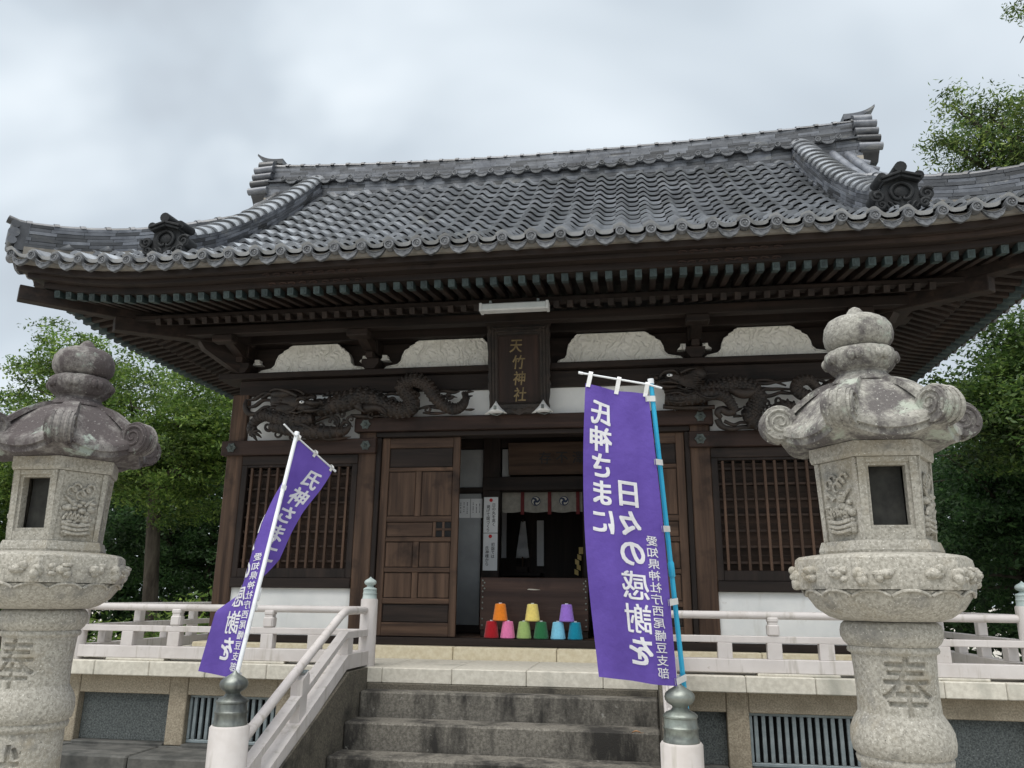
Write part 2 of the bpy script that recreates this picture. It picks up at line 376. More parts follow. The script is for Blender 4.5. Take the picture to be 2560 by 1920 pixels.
# ------------------------------------------------------------------ ground
def build_ground():
    n = 60; mb = MB()
    xs = np.concatenate([np.linspace(-260, -24, 10), np.linspace(-20, 20, 60), np.linspace(24, 260, 10)]); ys = xs + 0.
    V = [(x, y, GZ + .02 * math.sin(x * 1.7) * math.cos(y * 1.3) * (abs(x) < 21 and abs(y) < 21)) for x in xs for y in ys]; k = len(ys)
    F_ = [(i * k + j, (i + 1) * k + j, (i + 1) * k + j + 1, i * k + j + 1) for i in range(len(xs) - 1) for j in range(k - 1)]
    mb.add(V, F_); tag(mb.obj('ground', M['ground']), kind='structure')
GZ = -.97
build_ground()
def build_ledge():
    """dark stone skirt the veranda stands on, in laid blocks left and right of the stairs and along the sides"""
    o = MB().bx(-3.95, 3.95, -1.20, 4.75, GZ - .1, -.665, .01).obj('pavement', M['darkstone']); tag(o, kind='structure')
    for sx in (-1, 1):
        x = 1.26
        while x < 4.0:
            w = rnd.uniform(.62, .85); x2 = min(x + w, 4.02)
            if 4.02 - x2 < .25: x2 = 4.02
            a, b = sorted((sx * (x + .004), sx * (x2 - .004)))
            MB().bx(a, b, -1.29, -.86, -.80, -.62 + rnd.uniform(-.004, .004), .012).obj('paving_block', M['darkstone'], o, fix=False)
            MB().bx(a, b, -1.285, -.86, GZ - .05, -.806, .012).obj('paving_block', M['darkstone'], o, fix=False)
            x = x2
build_ledge()

# ------------------------------------------------------------------ shrine hall
A_, B_ = 1.52, 1.3229          # column lines at +-A_ and +-(A_+B_)
XC = A_ + B_; DEP = 3.56       # corner column line, depth of the hall
hall = thing('shrine_hall', (0, 1.7, 0), 'old timber shrine hall with grey tiled hip-and-gable roof behind the railings', 'shrine')
CW = .085
def hall_frame():
    m = M['woodz']
    for y in (CW, DEP - CW):
        for x in (-XC, -A_, A_, XC):
            MB().bx(x - CW, x + CW, y - CW, y + CW, .10, 2.40, .008).obj('column', m, hall, fix=False)
    for x in (-XC, XC):
        for y in (1.19, 2.37): MB().bx(x - CW, x + CW, y - CW, y + CW, .10, 2.40, .008).obj('column', m, hall, fix=False)
    # plinth course of yellow stone, in blocks
    for (x0, x1) in ((-3.0, -2.3), (-2.295, -1.45), (-1.445, -.62), (-.615, .26), (.265, 1.12), (1.125, 1.9), (1.905, 3.0)):
        box1('plinth_stone', x0, x1, -.12, .22, -.02, .10, M['ystone'], hall, .006)
    for sx in (-1, 1): box1('plinth_stone', sx * 3.0, sx * 2.7, .225, DEP + .1, -.02, .10, M['ystone'], hall, .006)
    box1('plinth_stone', -2.695, 2.695, DEP - .2, DEP + .1, -.02, .10, M['ystone'], hall, .006)
    # ground sill, threshold
    box1('ground_sill', -XC + CW, XC - CW, -.012, .15, .102, .165, M['darkx'], hall)
    for sx in (-1, 1): box1('ground_sill', sx * (XC - .08), sx * (XC + .08), .18, DEP - .18, .102, .165, M['darky'], hall)
    # side-bay nageshi, centre nageshi and their inner lintels
    for sx in (-1, 1):
        a, b = sorted((sx * 1.425, sx * 2.965))
        box1('tie_beam', a, b, -.05, .13, 1.79, 1.93, M['redx'], hall, .006)
        a, b = sorted((sx * (A_ + CW), sx * (XC - CW)))
        box1('lintel', a, b, -.005, .12, 1.70, 1.788, M['darkx'], hall)
        for y0, y1 in ((-.05, 3.6),): box1('tie_beam', sx * (XC - .10), sx * (XC + .125), .135, DEP - .1, 1.79, 1.93, M['darky'], hall)
    box1('tie_beam', -1.64, 1.64, -.055, .12, 1.99, 2.123, M['redx'], hall, .006)
    box1('lintel', -A_ + CW, A_ - CW, -.01, .15, 1.942, 1.988, M['darkx'], hall)
    # head beam, wall plate
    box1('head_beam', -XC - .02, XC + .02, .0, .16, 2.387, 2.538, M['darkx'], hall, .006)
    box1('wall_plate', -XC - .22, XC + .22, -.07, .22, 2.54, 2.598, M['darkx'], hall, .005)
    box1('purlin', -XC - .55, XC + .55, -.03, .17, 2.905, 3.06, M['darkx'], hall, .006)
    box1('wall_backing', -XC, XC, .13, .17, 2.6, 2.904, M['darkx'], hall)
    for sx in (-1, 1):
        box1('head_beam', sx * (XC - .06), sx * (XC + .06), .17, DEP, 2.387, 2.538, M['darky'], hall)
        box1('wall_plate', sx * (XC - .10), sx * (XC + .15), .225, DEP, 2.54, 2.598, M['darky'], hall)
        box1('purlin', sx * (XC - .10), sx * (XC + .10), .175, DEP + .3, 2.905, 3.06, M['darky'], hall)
        box1('wall_panel', sx * (XC - .02), sx * (XC + .03), .1, DEP - .1, .166, 2.385, M['plaster'], hall)
        box1('wall_backing', sx * (XC - .02), sx * (XC + .02), .17, DEP, 2.6, 2.904, M['darky'], hall)
    # plaster above the nageshi
    for x0, x1, z0 in ((-XC + CW, -A_ - CW - .01, 1.931), (-A_ + CW, A_ - CW, 2.124), (A_ + CW + .01, XC - CW, 1.931)):
        box1('plaster_band', x0, x1, .05, .10, z0, 2.386, M['plaster'], hall, .001)
    # dado plaster under the lattice windows
    for sx in (-1, 1):
        a, b = sorted((sx * (A_ + CW), sx * (XC - CW)))
        box1('dado_panel', a, b, .03, .09, .166, .572, M['plaster'], hall, .001)
        box1('window_sill', a, b, -.015, .11, .573, .66, M['darkx'], hall)
    box1('back_wall', -XC + CW, XC - CW, DEP - .15, DEP - .1, .166, 2.9, M['plaster'], hall)
    # struts at the post lines and between bays: bearing blocks with little white plaster wings
    for x in (-XC, -A_, 0, A_, XC):
        mb = MB(); mb.prism([(x - .085, 2.70), (x + .085, 2.70), (x + .085, 2.66), (x + .045, 2.602), (x - .045, 2.602), (x - .085, 2.66)], 'y', -.075, .12)
        mb.bx(x - .035, x + .035, -.12, .12, 2.70, 2.76, .006); mb.bx(x - .06, x + .06, -.06, .12, 2.76, 2.90, .006)
        mb.obj('bearing_block', M['darkx'], hall)
        for s_ in (-1, 1):
            if abs(x) < .1 or (abs(x) > 2.5 and s_ * x > 0): continue
            xa = x + s_ * .055; xb = x + s_ * .155
            pts = [(xa, 2.715), (xb, 2.715), (xb - s_ * .03, 2.745), (xb - s_ * .033, 2.77), (xa + s_ * .02, 2.77), (xa + s_ * .02, 2.745)]
            MB().prism(pts, 'y', .055, .128).obj('plaster_wing', M['relief'], hall)
    # carved plaster panels with ogee shoulders
    def panel(xa, xb, ta, tb, z0=2.603, z1=2.897):
        H = z1 - z0
        def sh(b, t):   # from base corner b to top corner t
            d = t - b
            return [(b, z0), (b + d * .12, z0 + H * .13), (b + d * .42, z0 + H * .20), (b + d * .52, z0 + H * .32), (b + d * .55, z0 + H * .50), (b + d * .62, z0 + H * .68),
                    (b + d * .74, z0 + H * .76), (b + d * .76, z0 + H * .82), (b + d * .90, z0 + H * .90), (b + d * .91, z0 + H * .94), (t, z1)]
        out = sh(xa, ta) + sh(xb, tb)[::-1]
        o = MB().prism(out, 'y', .045, .129).obj('carved_panel', M['relief'], hall)
        cx, cz = (xa + xb) / 2, (z0 + z1) / 2; mb = MB()
        rim = [Vector((x + (cx - x) * .012, .043, z + (cz - z) * .03)) for x, z in out]
        mb.tube(rim + [rim[0]], .008, 6); mb.obj('rim', M['relief'], o, smooth=60)
    panel(-2.73, -1.585, -2.372, -1.906); panel(-1.437, -.249, -1.08, -.445); panel(.249, 1.437, .445, 1.08); panel(1.585, 2.73, 1.906, 2.372)
    # hexagonal nail covers
    for (x, z, y) in ((-2.86, 1.862, -.05), (-1.52, 1.86, -.05), (1.52, 1.86, -.05), (2.86, 1.86, -.05), (-1.53, 2.058, -.055), (1.53, 2.058, -.055)):
        mb = MB(); p = []
        for i in range(12):
            a = math.pi * i / 6; r_ = .05 if i % 2 == 0 else .038; p.append((x + r_ * math.cos(a), z + r_ * math.sin(a)))
        mb.prism(p, 'y', y - .012, y + .004)
        for i in range(6):
            a = math.pi * i / 3; mb.tube([(x, y - .014, z), (x + .045 * math.cos(a), y - .012, z + .045 * math.sin(a))], .004, 5)
        mb.lathe([(.016, 0), (.014, .012), (.006, .02), (.001, .022)], 10)
        k = 4 * 10
        for i in range(len(mb.v) - k, len(mb.v)):
            q = mb.v[i]; mb.v[i] = (x + q[0], y - .012 - q[2], z + q[1])
        mb.obj('nail_cover', M['nail'], hall)
hall_frame()

def lattice(sx):
    """lattice window of a side bay: frame, upright bars, cross bars, boards behind"""
    x0, x1 = A_ + CW, XC - CW
    w = MB(); y = .0
    w.bx(x0, x0 + .055, y, y + .08, .661, 1.699); w.bx(x1 - .055, x1, y, y + .08, .661, 1.699)
    w.bx(x0 + .055, x1 - .055, y, y + .08, 1.675, 1.699); w.bx(x0 + .055, x1 - .055, y, y + .08, .661, .745)
    def mir(mb):
        if sx < 0: mb.v = [(-p[0], p[1], p[2]) for p in mb.v]
        return mb
    f = mir(w).obj('lattice_window', M['darkz'], hall)
    n = 12; a, b = x0 + .055, x1 - .055
    me = MB().bx(-.011, .011, -.012, .012, -.465, .465, .002).mesh('upright_bar', M['latt'], fix=False)
    for i in range(n):
        x = a + (b - a) * (i + .5) / n
        link('upright_bar', me, f, Matrix.Translation((sx * x + rnd.uniform(-.002, .002), .022, 1.21)))
    mh = MB().bx(-(b - a) / 2, (b - a) / 2, -.009, .009, -.011, .011, .002).mesh('cross_bar', M['lattx'], fix=False)
    for i in range(7): link('cross_bar', mh, f, Matrix.Translation((sx * (a + b) / 2, .045, .745 + .93 * (i + .5) / 7)))
    mbd = MB().bx(-(b - a) / 2, (b - a) / 2, -.008, .008, -.034, .034, .003).mesh('louvre_board', M['lattx'], fix=False)
    for i in range(14): link('louvre_board', mbd, f, Matrix.Translation((sx * (a + b) / 2, .083, .778 + i * .0655)) @ Matrix.Rotation(R(14), 4, 'X'))
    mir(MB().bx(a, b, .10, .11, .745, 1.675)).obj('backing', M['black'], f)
for sx in (-1, 1): lattice(sx)

def door(sx):
    """panelled timber door leaf; sx=-1 the left one"""
    y0, y1 = .035, .075
    def X(x): return sx * x
    st = M['woodz']; rl = M['woodx']
    back = MB()
    a, b = sorted((X(.66), X(1.37))); back.bx(a, b, y0 + .02, y1 - .004, .18, 1.94)
    d = back.obj('door', M['darkz'], hall, fix=False)
    def part(name, xa, xb, za, zb, ya, m):
        a, b = sorted((X(xa), X(xb))); MB().bx(a, b, ya, y1 - .001, za, zb, .004).obj(name, m, d, fix=False)
    part('stile', .639, .702, .172, 1.94, y0, st); part('stile', 1.312, 1.385, .172, 1.94, y0, st)
    for za, zb in ((1.845, 1.94), (1.625, 1.66), (1.163, 1.213), (.987, 1.027), (.717, .757), (.445, .492), (.172, .285)):
        part('rail', .702, 1.312, za, zb, y0 + .003, rl)
    for za, zb in ((1.213, 1.625), (.757, .987), (.492, .717)): part('muntin', .997, 1.05, za, zb, y0 + .006, st)
    part('muntin', .845, .872, 1.027, 1.163, y0 + .006, st)
    g = .006
    def pan(xa, xb, za, zb, m): part('panel', xa + g, xb - g, za + g, zb - g, y0 + .014, m)
    pan(.702, 1.312, 1.66, 1.845, M['darkx']); pan(.702, 1.312, .285, .445, M['darkx'])
    for za, zb in ((1.213, 1.625), (.757, .987), (.492, .717)): pan(.702, .997, za, zb, st); pan(1.05, 1.312, za, zb, st)
    pan(.872, 1.312, 1.027, 1.163, rl)
    a, b = sorted((X(.705), X(.843))); MB().bx(a, b, y0 + .012, y0 + .017, 1.03, 1.16).obj('peep_hole', M['black'], d, fix=False)
    part('peep_bar', .764, .786, 1.027, 1.163, y0 + .004, st); part('peep_bar', .702, .845, 1.084, 1.106, y0 + .002, rl)
    # jamb beside the column
    a, b = sorted((X(1.39), X(1.434))); box1('door_jamb', a, b, .01, .13, .166, 1.94, M['darkz'], hall)
for sx in (-1, 1): door(sx)

# ------------------------------------------------------------------ the room behind the doors
def interior():
    box1('floor', -XC + .1, XC - .1, .151, DEP - .16, .06, .163, M['woody'], hall)
    Y = 1.0
    for sx in (-1, 1):
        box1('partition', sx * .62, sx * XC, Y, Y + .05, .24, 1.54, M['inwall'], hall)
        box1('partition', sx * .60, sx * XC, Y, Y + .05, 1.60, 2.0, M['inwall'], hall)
        box1('partition_sill', sx * .60, sx * XC, Y - .03, Y + .07, .165, .238, M['darkx'], hall)
        box1('partition_post', sx * .42, sx * .60, Y - .05, Y + .10, .165, 2.35, M['darkz'], hall)
        box1('partition_rail', sx * .60, sx * XC, Y - .03, Y + .07, 1.541, 1.599, M['darkx'], hall)
    box1('inner_lintel', -.6, .6, Y - .06, Y + .10, 1.56, 1.70, M['darkx'], hall)
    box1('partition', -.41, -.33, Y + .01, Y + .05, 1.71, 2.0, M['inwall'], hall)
    box1('inner_ceiling', -XC + .1, XC - .1, .2, DEP - .17, 2.36, 2.40, M['darkx'], hall)
    box1('partition_head', -XC + .1, XC - .1, Y, Y + .06, 2.01, 2.355, M['darkx'], hall)
    # windows of the sanctuary, pale slots at the back
    for (xa, xb, za, zb) in ((-.72, -.56, .95, 1.5), (-.20, -.12, .86, 1.38)):
        box1('back_screen', xa, xb, 2.24, 2.26, za, zb, M['paper'], hall)
    box1('sanctuary_screen', -XC + .2, XC - .2, 2.27, 2.31, .17, 2.35, M['darkz'], hall)
interior()

# ------------------------------------------------------------------ roof
RY = 1.78
PROF = [(-1.43, 3.185), (-1.15, 3.325), (-.84, 3.50), (-.6, 3.655), (-.15, 3.985), (.3, 4.335), (.85, 4.80), (1.4, 5.295), (1.78, 5.65)]
PY = np.array([p[0] for p in PROF]); PZ = np.array([p[1] for p in PROF])
def zf(y):
    if y > RY: y = 2 * RY - y
    if y < PY[0]: return PZ[0] + (y - PY[0]) * .5
    return float(np.interp(y, PY, PZ))
def lift(x, y):
    e = max(0., abs(x) - 2.9) / 1.4
    return .15 * e * e * min(1., max(0., (.6 - y) / 2.0))
def roofz(x, y): return zf(y) + lift(x, y)
XE = 4.33           # plan half-width of the eave
def hipx(y): return XE - (y + 1.47)   # plan line of the hip ridge (front)
PITCH = .2245
roof = None
def deck():
    """closed roof body under the tiles: front, back and side slopes"""
    global roof
    mb = MB(); nx = 40
    def grid(fn, us, vs):
        b = len(mb.v); V = [fn(u, v) for u in us for v in vs]; k = len(vs)
        mb.add(V, [(i * k + j, (i + 1) * k + j, (i + 1) * k + j + 1, i * k + j + 1) for i in range(len(us) - 1) for j in range(k - 1)])
    us = np.linspace(-1, 1, 41); ys = [-1.42, -1.2, -1.0, -.8, -.62, -.3, 0, .3, .6, .9, 1.2, 1.5, 1.78]
    def fr(u, y, back):
        lim = max(3.45, min(XE - .04, hipx(y))) if y < -.58 else 3.45
        x = u * lim; z = roofz(x, y) - .03
        return (x, 2 * RY - y if back else y, z)
    for bk in (0, 1): grid(lambda u, y: fr(u, y, bk), us, ys)
    for sx in (-1, 1):   # side skirt below the gable
        def sd(v, t):
            # t 0 at eave, 1 at gable foot ; v along depth
            x = XE - .05 - t * (XE - 2.95); yy0 = -1.42 + t * 1.36; y = yy0 + v * (2 * RY - 2 * yy0)
            prof = zf(-1.42 + t * 1.36); dist = abs(y - RY) ; e = max(0, dist - 1.9) / 1.3
            return (sx * x, y, prof - .03 + .15 * e * e * (1 - t))
        grid(sd, np.linspace(0, 1, 30), [0, .2, .4, .6, .8, 1])
        # gable wall
        mb.add([(sx * 3.2, -.35, 3.75), (sx * 3.2, 2 * RY + .35, 3.75), (sx * 3.2, RY, 5.6)], [(0, 1, 2)])
    roof = mb.obj('roof', M['clay'], hall, fix=False)
deck()
def tile_mesh():
    mb = MB(); n = 11; Lt = .285
    xs = [(-.24 + 1.0 * i / n) * PITCH for i in range(n + 1)]
    def zz(x):
        t = x / PITCH * 2 * math.pi
        z = .028 * math.cos(t) + .007 * math.cos(2 * t)
        u = (x / PITCH + .24); z += .016 * max(0, 1 - u / .14) ; return z
    V = []
    for (y, dz) in ((0, .054), (.12, .026), (Lt, .0)):
        for x in xs: V.append((x, y, zz(x) + dz))
    k = n + 1
    F_ = [(i + r_ * k, i + 1 + r_ * k, i + 1 + (r_ + 1) * k, i + (r_ + 1) * k) for r_ in (0, 1) for i in range(n)]
    b = len(V)
    for x in xs: V.append((x, .004, zz(x) + .024))
    F_ += [(b + i, b + i + 1, i + 1, i) for i in range(n)]
    # left lip
    b2 = len(V)
    for (y, dz) in ((0, .054), (.12, .026), (Lt, .0)): V.append((xs[0], y, zz(xs[0]) + dz - .024))
    F_ += [(0, k, b2 + 1, b2), (k, 2 * k, b2 + 2, b2 + 1)]
    mb.add(V, F_); return mb
def tiles():
    T = tile_mesh(); me = T.mesh('roof_tile', M['tile'], smooth=35, fix=False)
    # rows by arc length
    ys = np.linspace(-1.5, 1.49, 400); zs = np.array([zf(y) for y in ys]); s = np.concatenate([[0], np.cumsum(np.hypot(np.diff(ys), np.diff(zs)))])
    n = 16; rows = []
    for r_ in range(n):
        y0 = float(np.interp(s[-1] * r_ / n, s, ys)); y1 = float(np.interp(min(s[-1] * (r_ + 1) / n, s[-1]), s, ys)); rows.append((y0, y1))
    spots = []
    for k in range(-19, 19):
        xk = k * PITCH + .0; xc = xk + PITCH * .26
        for r_, (y0, y1) in enumerate(rows):
            if abs(xc) > 2.80:
                if r_ > 5: continue
                ax = abs(xc)
                if y0 > -.62 or ax > hipx(y0) - .06: continue
                if 2.8 < ax < 3.1 and y0 > -1.2: continue
            z0, z1 = roofz(xc, y0), roofz(xc, y1); zx = (roofz(xc + .1, y0) - roofz(xc - .1, y0)) / .2
            m = Matrix.Translation((xk, y0, z0 + roofz(xk, y0) * 0)) @ Matrix.Rotation(-math.atan(zx), 4, 'Y') @ Matrix.Rotation(math.atan2(z1 - z0, y1 - y0), 4, 'X') @ Matrix.Rotation(rnd.uniform(-.012, .012), 4, 'Z') @ Matrix.Rotation(rnd.uniform(-.006, .006), 4, 'Y')
            spots.append((r_, abs(xc), m, k))
    spots.sort(key=lambda q: (q[0], q[1]))
    for i, q in enumerate(spots[:300]): link('roof_tile', me, roof, q[2])
    rest = MB()
    for q in spots[300:]:
        rest.add([q[2] @ Vector(v) for v in T.v], T.f)
    # back and side slopes: same tiles, far fewer looked at
    for (y0, y1) in rows:
        for k in range(-13, 13):
            xk = k * PITCH
            z0, z1 = zf(y0), zf(y1)
            m = Matrix.Translation((-xk, 2 * RY - y0, z0)) @ Matrix.Rotation(math.pi, 4, 'Z') @ Matrix.Rotation(math.atan2(z1 - z0, y1 - y0), 4, 'X')
            rest.add([m @ Vector(v) for v in T.v], T.f)
    for sx in (-1, 1):
        for r_, (y0, y1) in enumerate(rows[:6]):
            for k in range(-13, 13):
                yk = RY + k * PITCH
                z0, z1 = zf(y0), zf(y1); x = XE - (y0 + 1.47)
                if abs(yk - RY) > RY - y0 - .15: continue
                ee = .15 * (max(0, abs(yk - RY) - 1.9) / 1.3) ** 2 * (1 - r_ / 6)
                m = Matrix.Translation((sx * x, yk, z0 + ee)) @ Matrix.Rotation(sx * math.pi / 2, 4, 'Z') @ Matrix.Rotation(math.atan2(z1 - z0, y1 - y0), 4, 'X')
                rest.add([m @ Vector(v) for v in T.v], T.f)
        # verge strip outside the descending ridge
        for (y0, y1) in rows[5:]:
            for j in (0, 1):
                xk = sx * 3.16 + (j - .3) * PITCH * .8; z0, z1 = zf(y0), zf(y1)
                m = Matrix.Translation((xk, y0, z0 - .01)) @ Matrix.Rotation(math.atan2(z1 - z0, y1 - y0), 4, 'X')
                rest.add([m @ Vector(v) for v in T.v], T.f)
    o = rest.obj('roof_tile_field', M['tile'], roof, smooth=35, fix=False); o['kind'] = 'stuff'
tiles()

def eave_tiles():
    """round-ended eave tiles with comma crest and scalloped drip plate between"""
    y = 0.
    mb = MB()
    prof = [(.0, .012), (.020, .012), (.026, .012), (.028, .020), (.037, .020), (.040, .014), (.040, -.05)]
    n = 20; V = []; F_ = []
    for i, (r_, h) in enumerate(prof):
        for j in range(n):
            a = 2 * math.pi * j / n; V.append((r_ * math.cos(a), -h, r_ * math.sin(a)))
    for i in range(len(prof) - 1):
        for j in range(n):
            k = (j + 1) % n; F_.append((i * n + j, (i + 1) * n + j, (i + 1) * n + k, i * n + k))
    mb.add(V, F_)
    for c in range(3):   # comma crest
        a0 = c * 2 * math.pi / 3; pts = []; rd = []
        for t in range(6):
            a = a0 + t * .33; r_ = .010 + t * .0022; pts.append((r_ * math.cos(a), -.015, r_ * math.sin(a))); rd.append(.0068 * (1 - t / 6.5))
        mb.tube(pts, rd, 6)
    disc = mb.mesh('eave_disc', M['disc'], smooth=40)
    mb = MB(); k = 12; V = []
    p = PITCH; x0 = .030; x1 = p - .030
    top = []; bot = []
    for i in range(k + 1):
        t = i / k; x = x0 + (x1 - x0) * t; s_ = math.sin(math.pi * t)
        zt = -.012 - .036 * s_ ; zb = zt - (.010 + .036 * min(1., s_ * 1.25) + .007 * abs(math.sin(3 * math.pi * t)))
        top.append((x, zt)); bot.append((x, zb))
    poly = top + bot[::-1]
    mb.prism(poly, 'y', -.008, .012)
    for q in (top, bot):
        mb.tube([(x, -.010, z + (.003 if q is bot else -.003)) for x, z in q], .004, 5)
    for c in (-1, 0, 1):  # scroll relief
        xc = p / 2 + c * .042; pts = [(xc + .013 * math.cos(a) * (1 - a / 9), -.010, -.058 + (.006 if c else 0) + .009 * math.sin(a)) for a in np.linspace(0, 4.6, 9)]
        mb.tube(pts, .0028, 5)
    plate = mb.mesh('drip_plate', M['disc'], smooth=40)
    for k_ in range(-19, 20):
        x = k_ * PITCH; z = roofz(x, -1.5) + .012; y = -1.5
        if abs(k_) == 19: y = -1.47; 
        o = link('eave_tile_end', disc, roof, Matrix.Translation((x, y - .02 + rnd.uniform(-.004, .004), z)) @ Matrix.Rotation(rnd.uniform(-.5, .5), 4, 'Y'))
        if k_ < 19:
            za = roofz(x, -1.5); zb = roofz(x + PITCH, -1.5)
            link('drip_plate', plate, roof, Matrix.Translation((x, -1.508, za + .012)) @ Matrix.Rotation(-math.atan((zb - za) / PITCH), 4, 'Y'))
    for sx in (-1, 1):
        for k_ in range(-13, 14):
            yy = RY + k_ * PITCH * 1.0 * 1.09; e = max(0, abs(yy - RY) - 1.9) / 1.3
            link('eave_tile_end', disc, roof, Matrix.Translation((sx * (XE + .03), yy, zf(-1.5) + .012 + .15 * e * e)) @ Matrix.Rotation(sx * math.pi / 2, 4, 'Z'))
            link('drip_plate', plate, roof, Matrix.Translation((sx * (XE + .02), yy + (PITCH if sx < 0 else 0), zf(-1.5) + .012 + .15 * e * e)) @ Matrix.Rotation(sx * math.pi / 2, 4, 'Z'))
eave_tiles()

# ------------------------------------------------------------------ ridges
class Path:
    def __init__(s, pts):
        s.p = [Vector(p) for p in pts]; s.s = [0.]
        for a, b in zip(s.p, s.p[1:]): s.s.append(s.s[-1] + (b - a).length)
        s.L = s.s[-1]
    def at(s, t):
        t = min(max(t, 0), s.L)
        for i in range(len(s.p) - 1):
            if t <= s.s[i + 1] + 1e-9:
                d = s.s[i + 1] - s.s[i]; return s.p[i].lerp(s.p[i + 1], (t - s.s[i]) / d if d else 0)
        return s.p[-1].copy()
    def dir(s, t): return (s.at(t + .02) - s.at(t - .02)).normalized()
def noshi(path, w0, w1, nc, ch, tl, seed, h0=0., skip=None):
    """courses of flat ridge tiles laid along path"""
    g = random.Random(seed); mb = MB()
    for c in range(nc):
        t = -g.uniform(0, tl); w = w0 + (w1 - w0) * c / max(1, nc - 1) + g.uniform(-.003, .003)
        while t < path.L:
            l_ = tl * g.uniform(.85, 1.15); a = max(t, 0) + .0015; b = min(t + l_, path.L) - .0015; t += l_
            if b - a < .02: continue
            pa, pb = path.at(a), path.at(b); d = (pb - pa); n_ = Vector((-d.y, d.x, 0)).normalized(); ww = w + g.uniform(-.003, .003)
            z0 = h0 + c * ch + .0025; z1 = h0 + (c + 1) * ch - .0015
            V = []
            for p in (pa, pb):
                for s_ in (-1, 1):
                    for z in (z0, z1): V.append(p + n_ * s_ * ww + Vector((0, 0, z)))
            mb.add(V, [(0, 1, 3, 2), (4, 6, 7, 5), (0, 4, 5, 1), (2, 3, 7, 6), (1, 5, 7, 3), (0, 2, 6, 4)])
    return mb
def core(path, w, h0, h1, n=24):
    V = []; F_ = []
    for i in range(n + 1):
        p = path.at(path.L * i / n); d = path.dir(path.L * i / n); n_ = Vector((-d.y, d.x, 0)).normalized()
        for s_, z in ((-1, h0), (1, h0), (1, h1), (-1, h1)): V.append(p + n_ * s_ * w + Vector((0, 0, z)))
    for i in range(n):
        for j in range(4): k = (j + 1) % 4; F_.append((i * 4 + j, i * 4 + k, i * 4 + 4 + k, i * 4 + 4 + j))
    F_ += [(0, 1, 2, 3), (n * 4 + 3, n * 4 + 2, n * 4 + 1, n * 4)]
    return MB().add(V, F_)
def caps(path, r_, tl, h, parent, m, flat=.75, collar=.012, lap=0.):
    """half-round cover tiles with a raised collar at their lower end"""
    n = max(1, round(path.L / tl)); sec = 9
    for i in range(n):
        a, b = path.L * i / n, path.L * (i + 1) / n; mb = MB(); V = []
        st = [(a, r_), (b - .035, r_ * .95), (b - .035, r_ * .95 + collar), (b + .008, r_ * .95 + collar), (b + .008, r_ * .8)]
        if lap: st = [(a, r_), (b - .05, r_ + lap * .8), (b + .012, r_ + lap), (b + .012, r_ + lap - .014), (b - .004, r_ - .01)]
        for (t, rr) in st:
            p = path.at(t) if t <= path.L else path.at(path.L) + path.dir(path.L) * (t - path.L)
            d = path.dir(min(t, path.L)); s_ = Vector((-d.y, d.x, 0)).normalized(); u = s_.cross(d) * -1
            if u.z < 0: u = -u
            for j in range(sec + 1):
                an = math.pi * j / sec; V.append(p + Vector((0, 0, h)) + s_ * math.cos(an) * rr + u * math.sin(an) * rr * flat)
        k = sec + 1
        F_ = [(q * k + j, q * k + j + 1, (q + 1) * k + j + 1, (q + 1) * k + j) for q in range(len(st) - 1) for j in range(sec)]
        mb.add(V, F_).obj('ridge_cap_tile', m, parent, smooth=50)
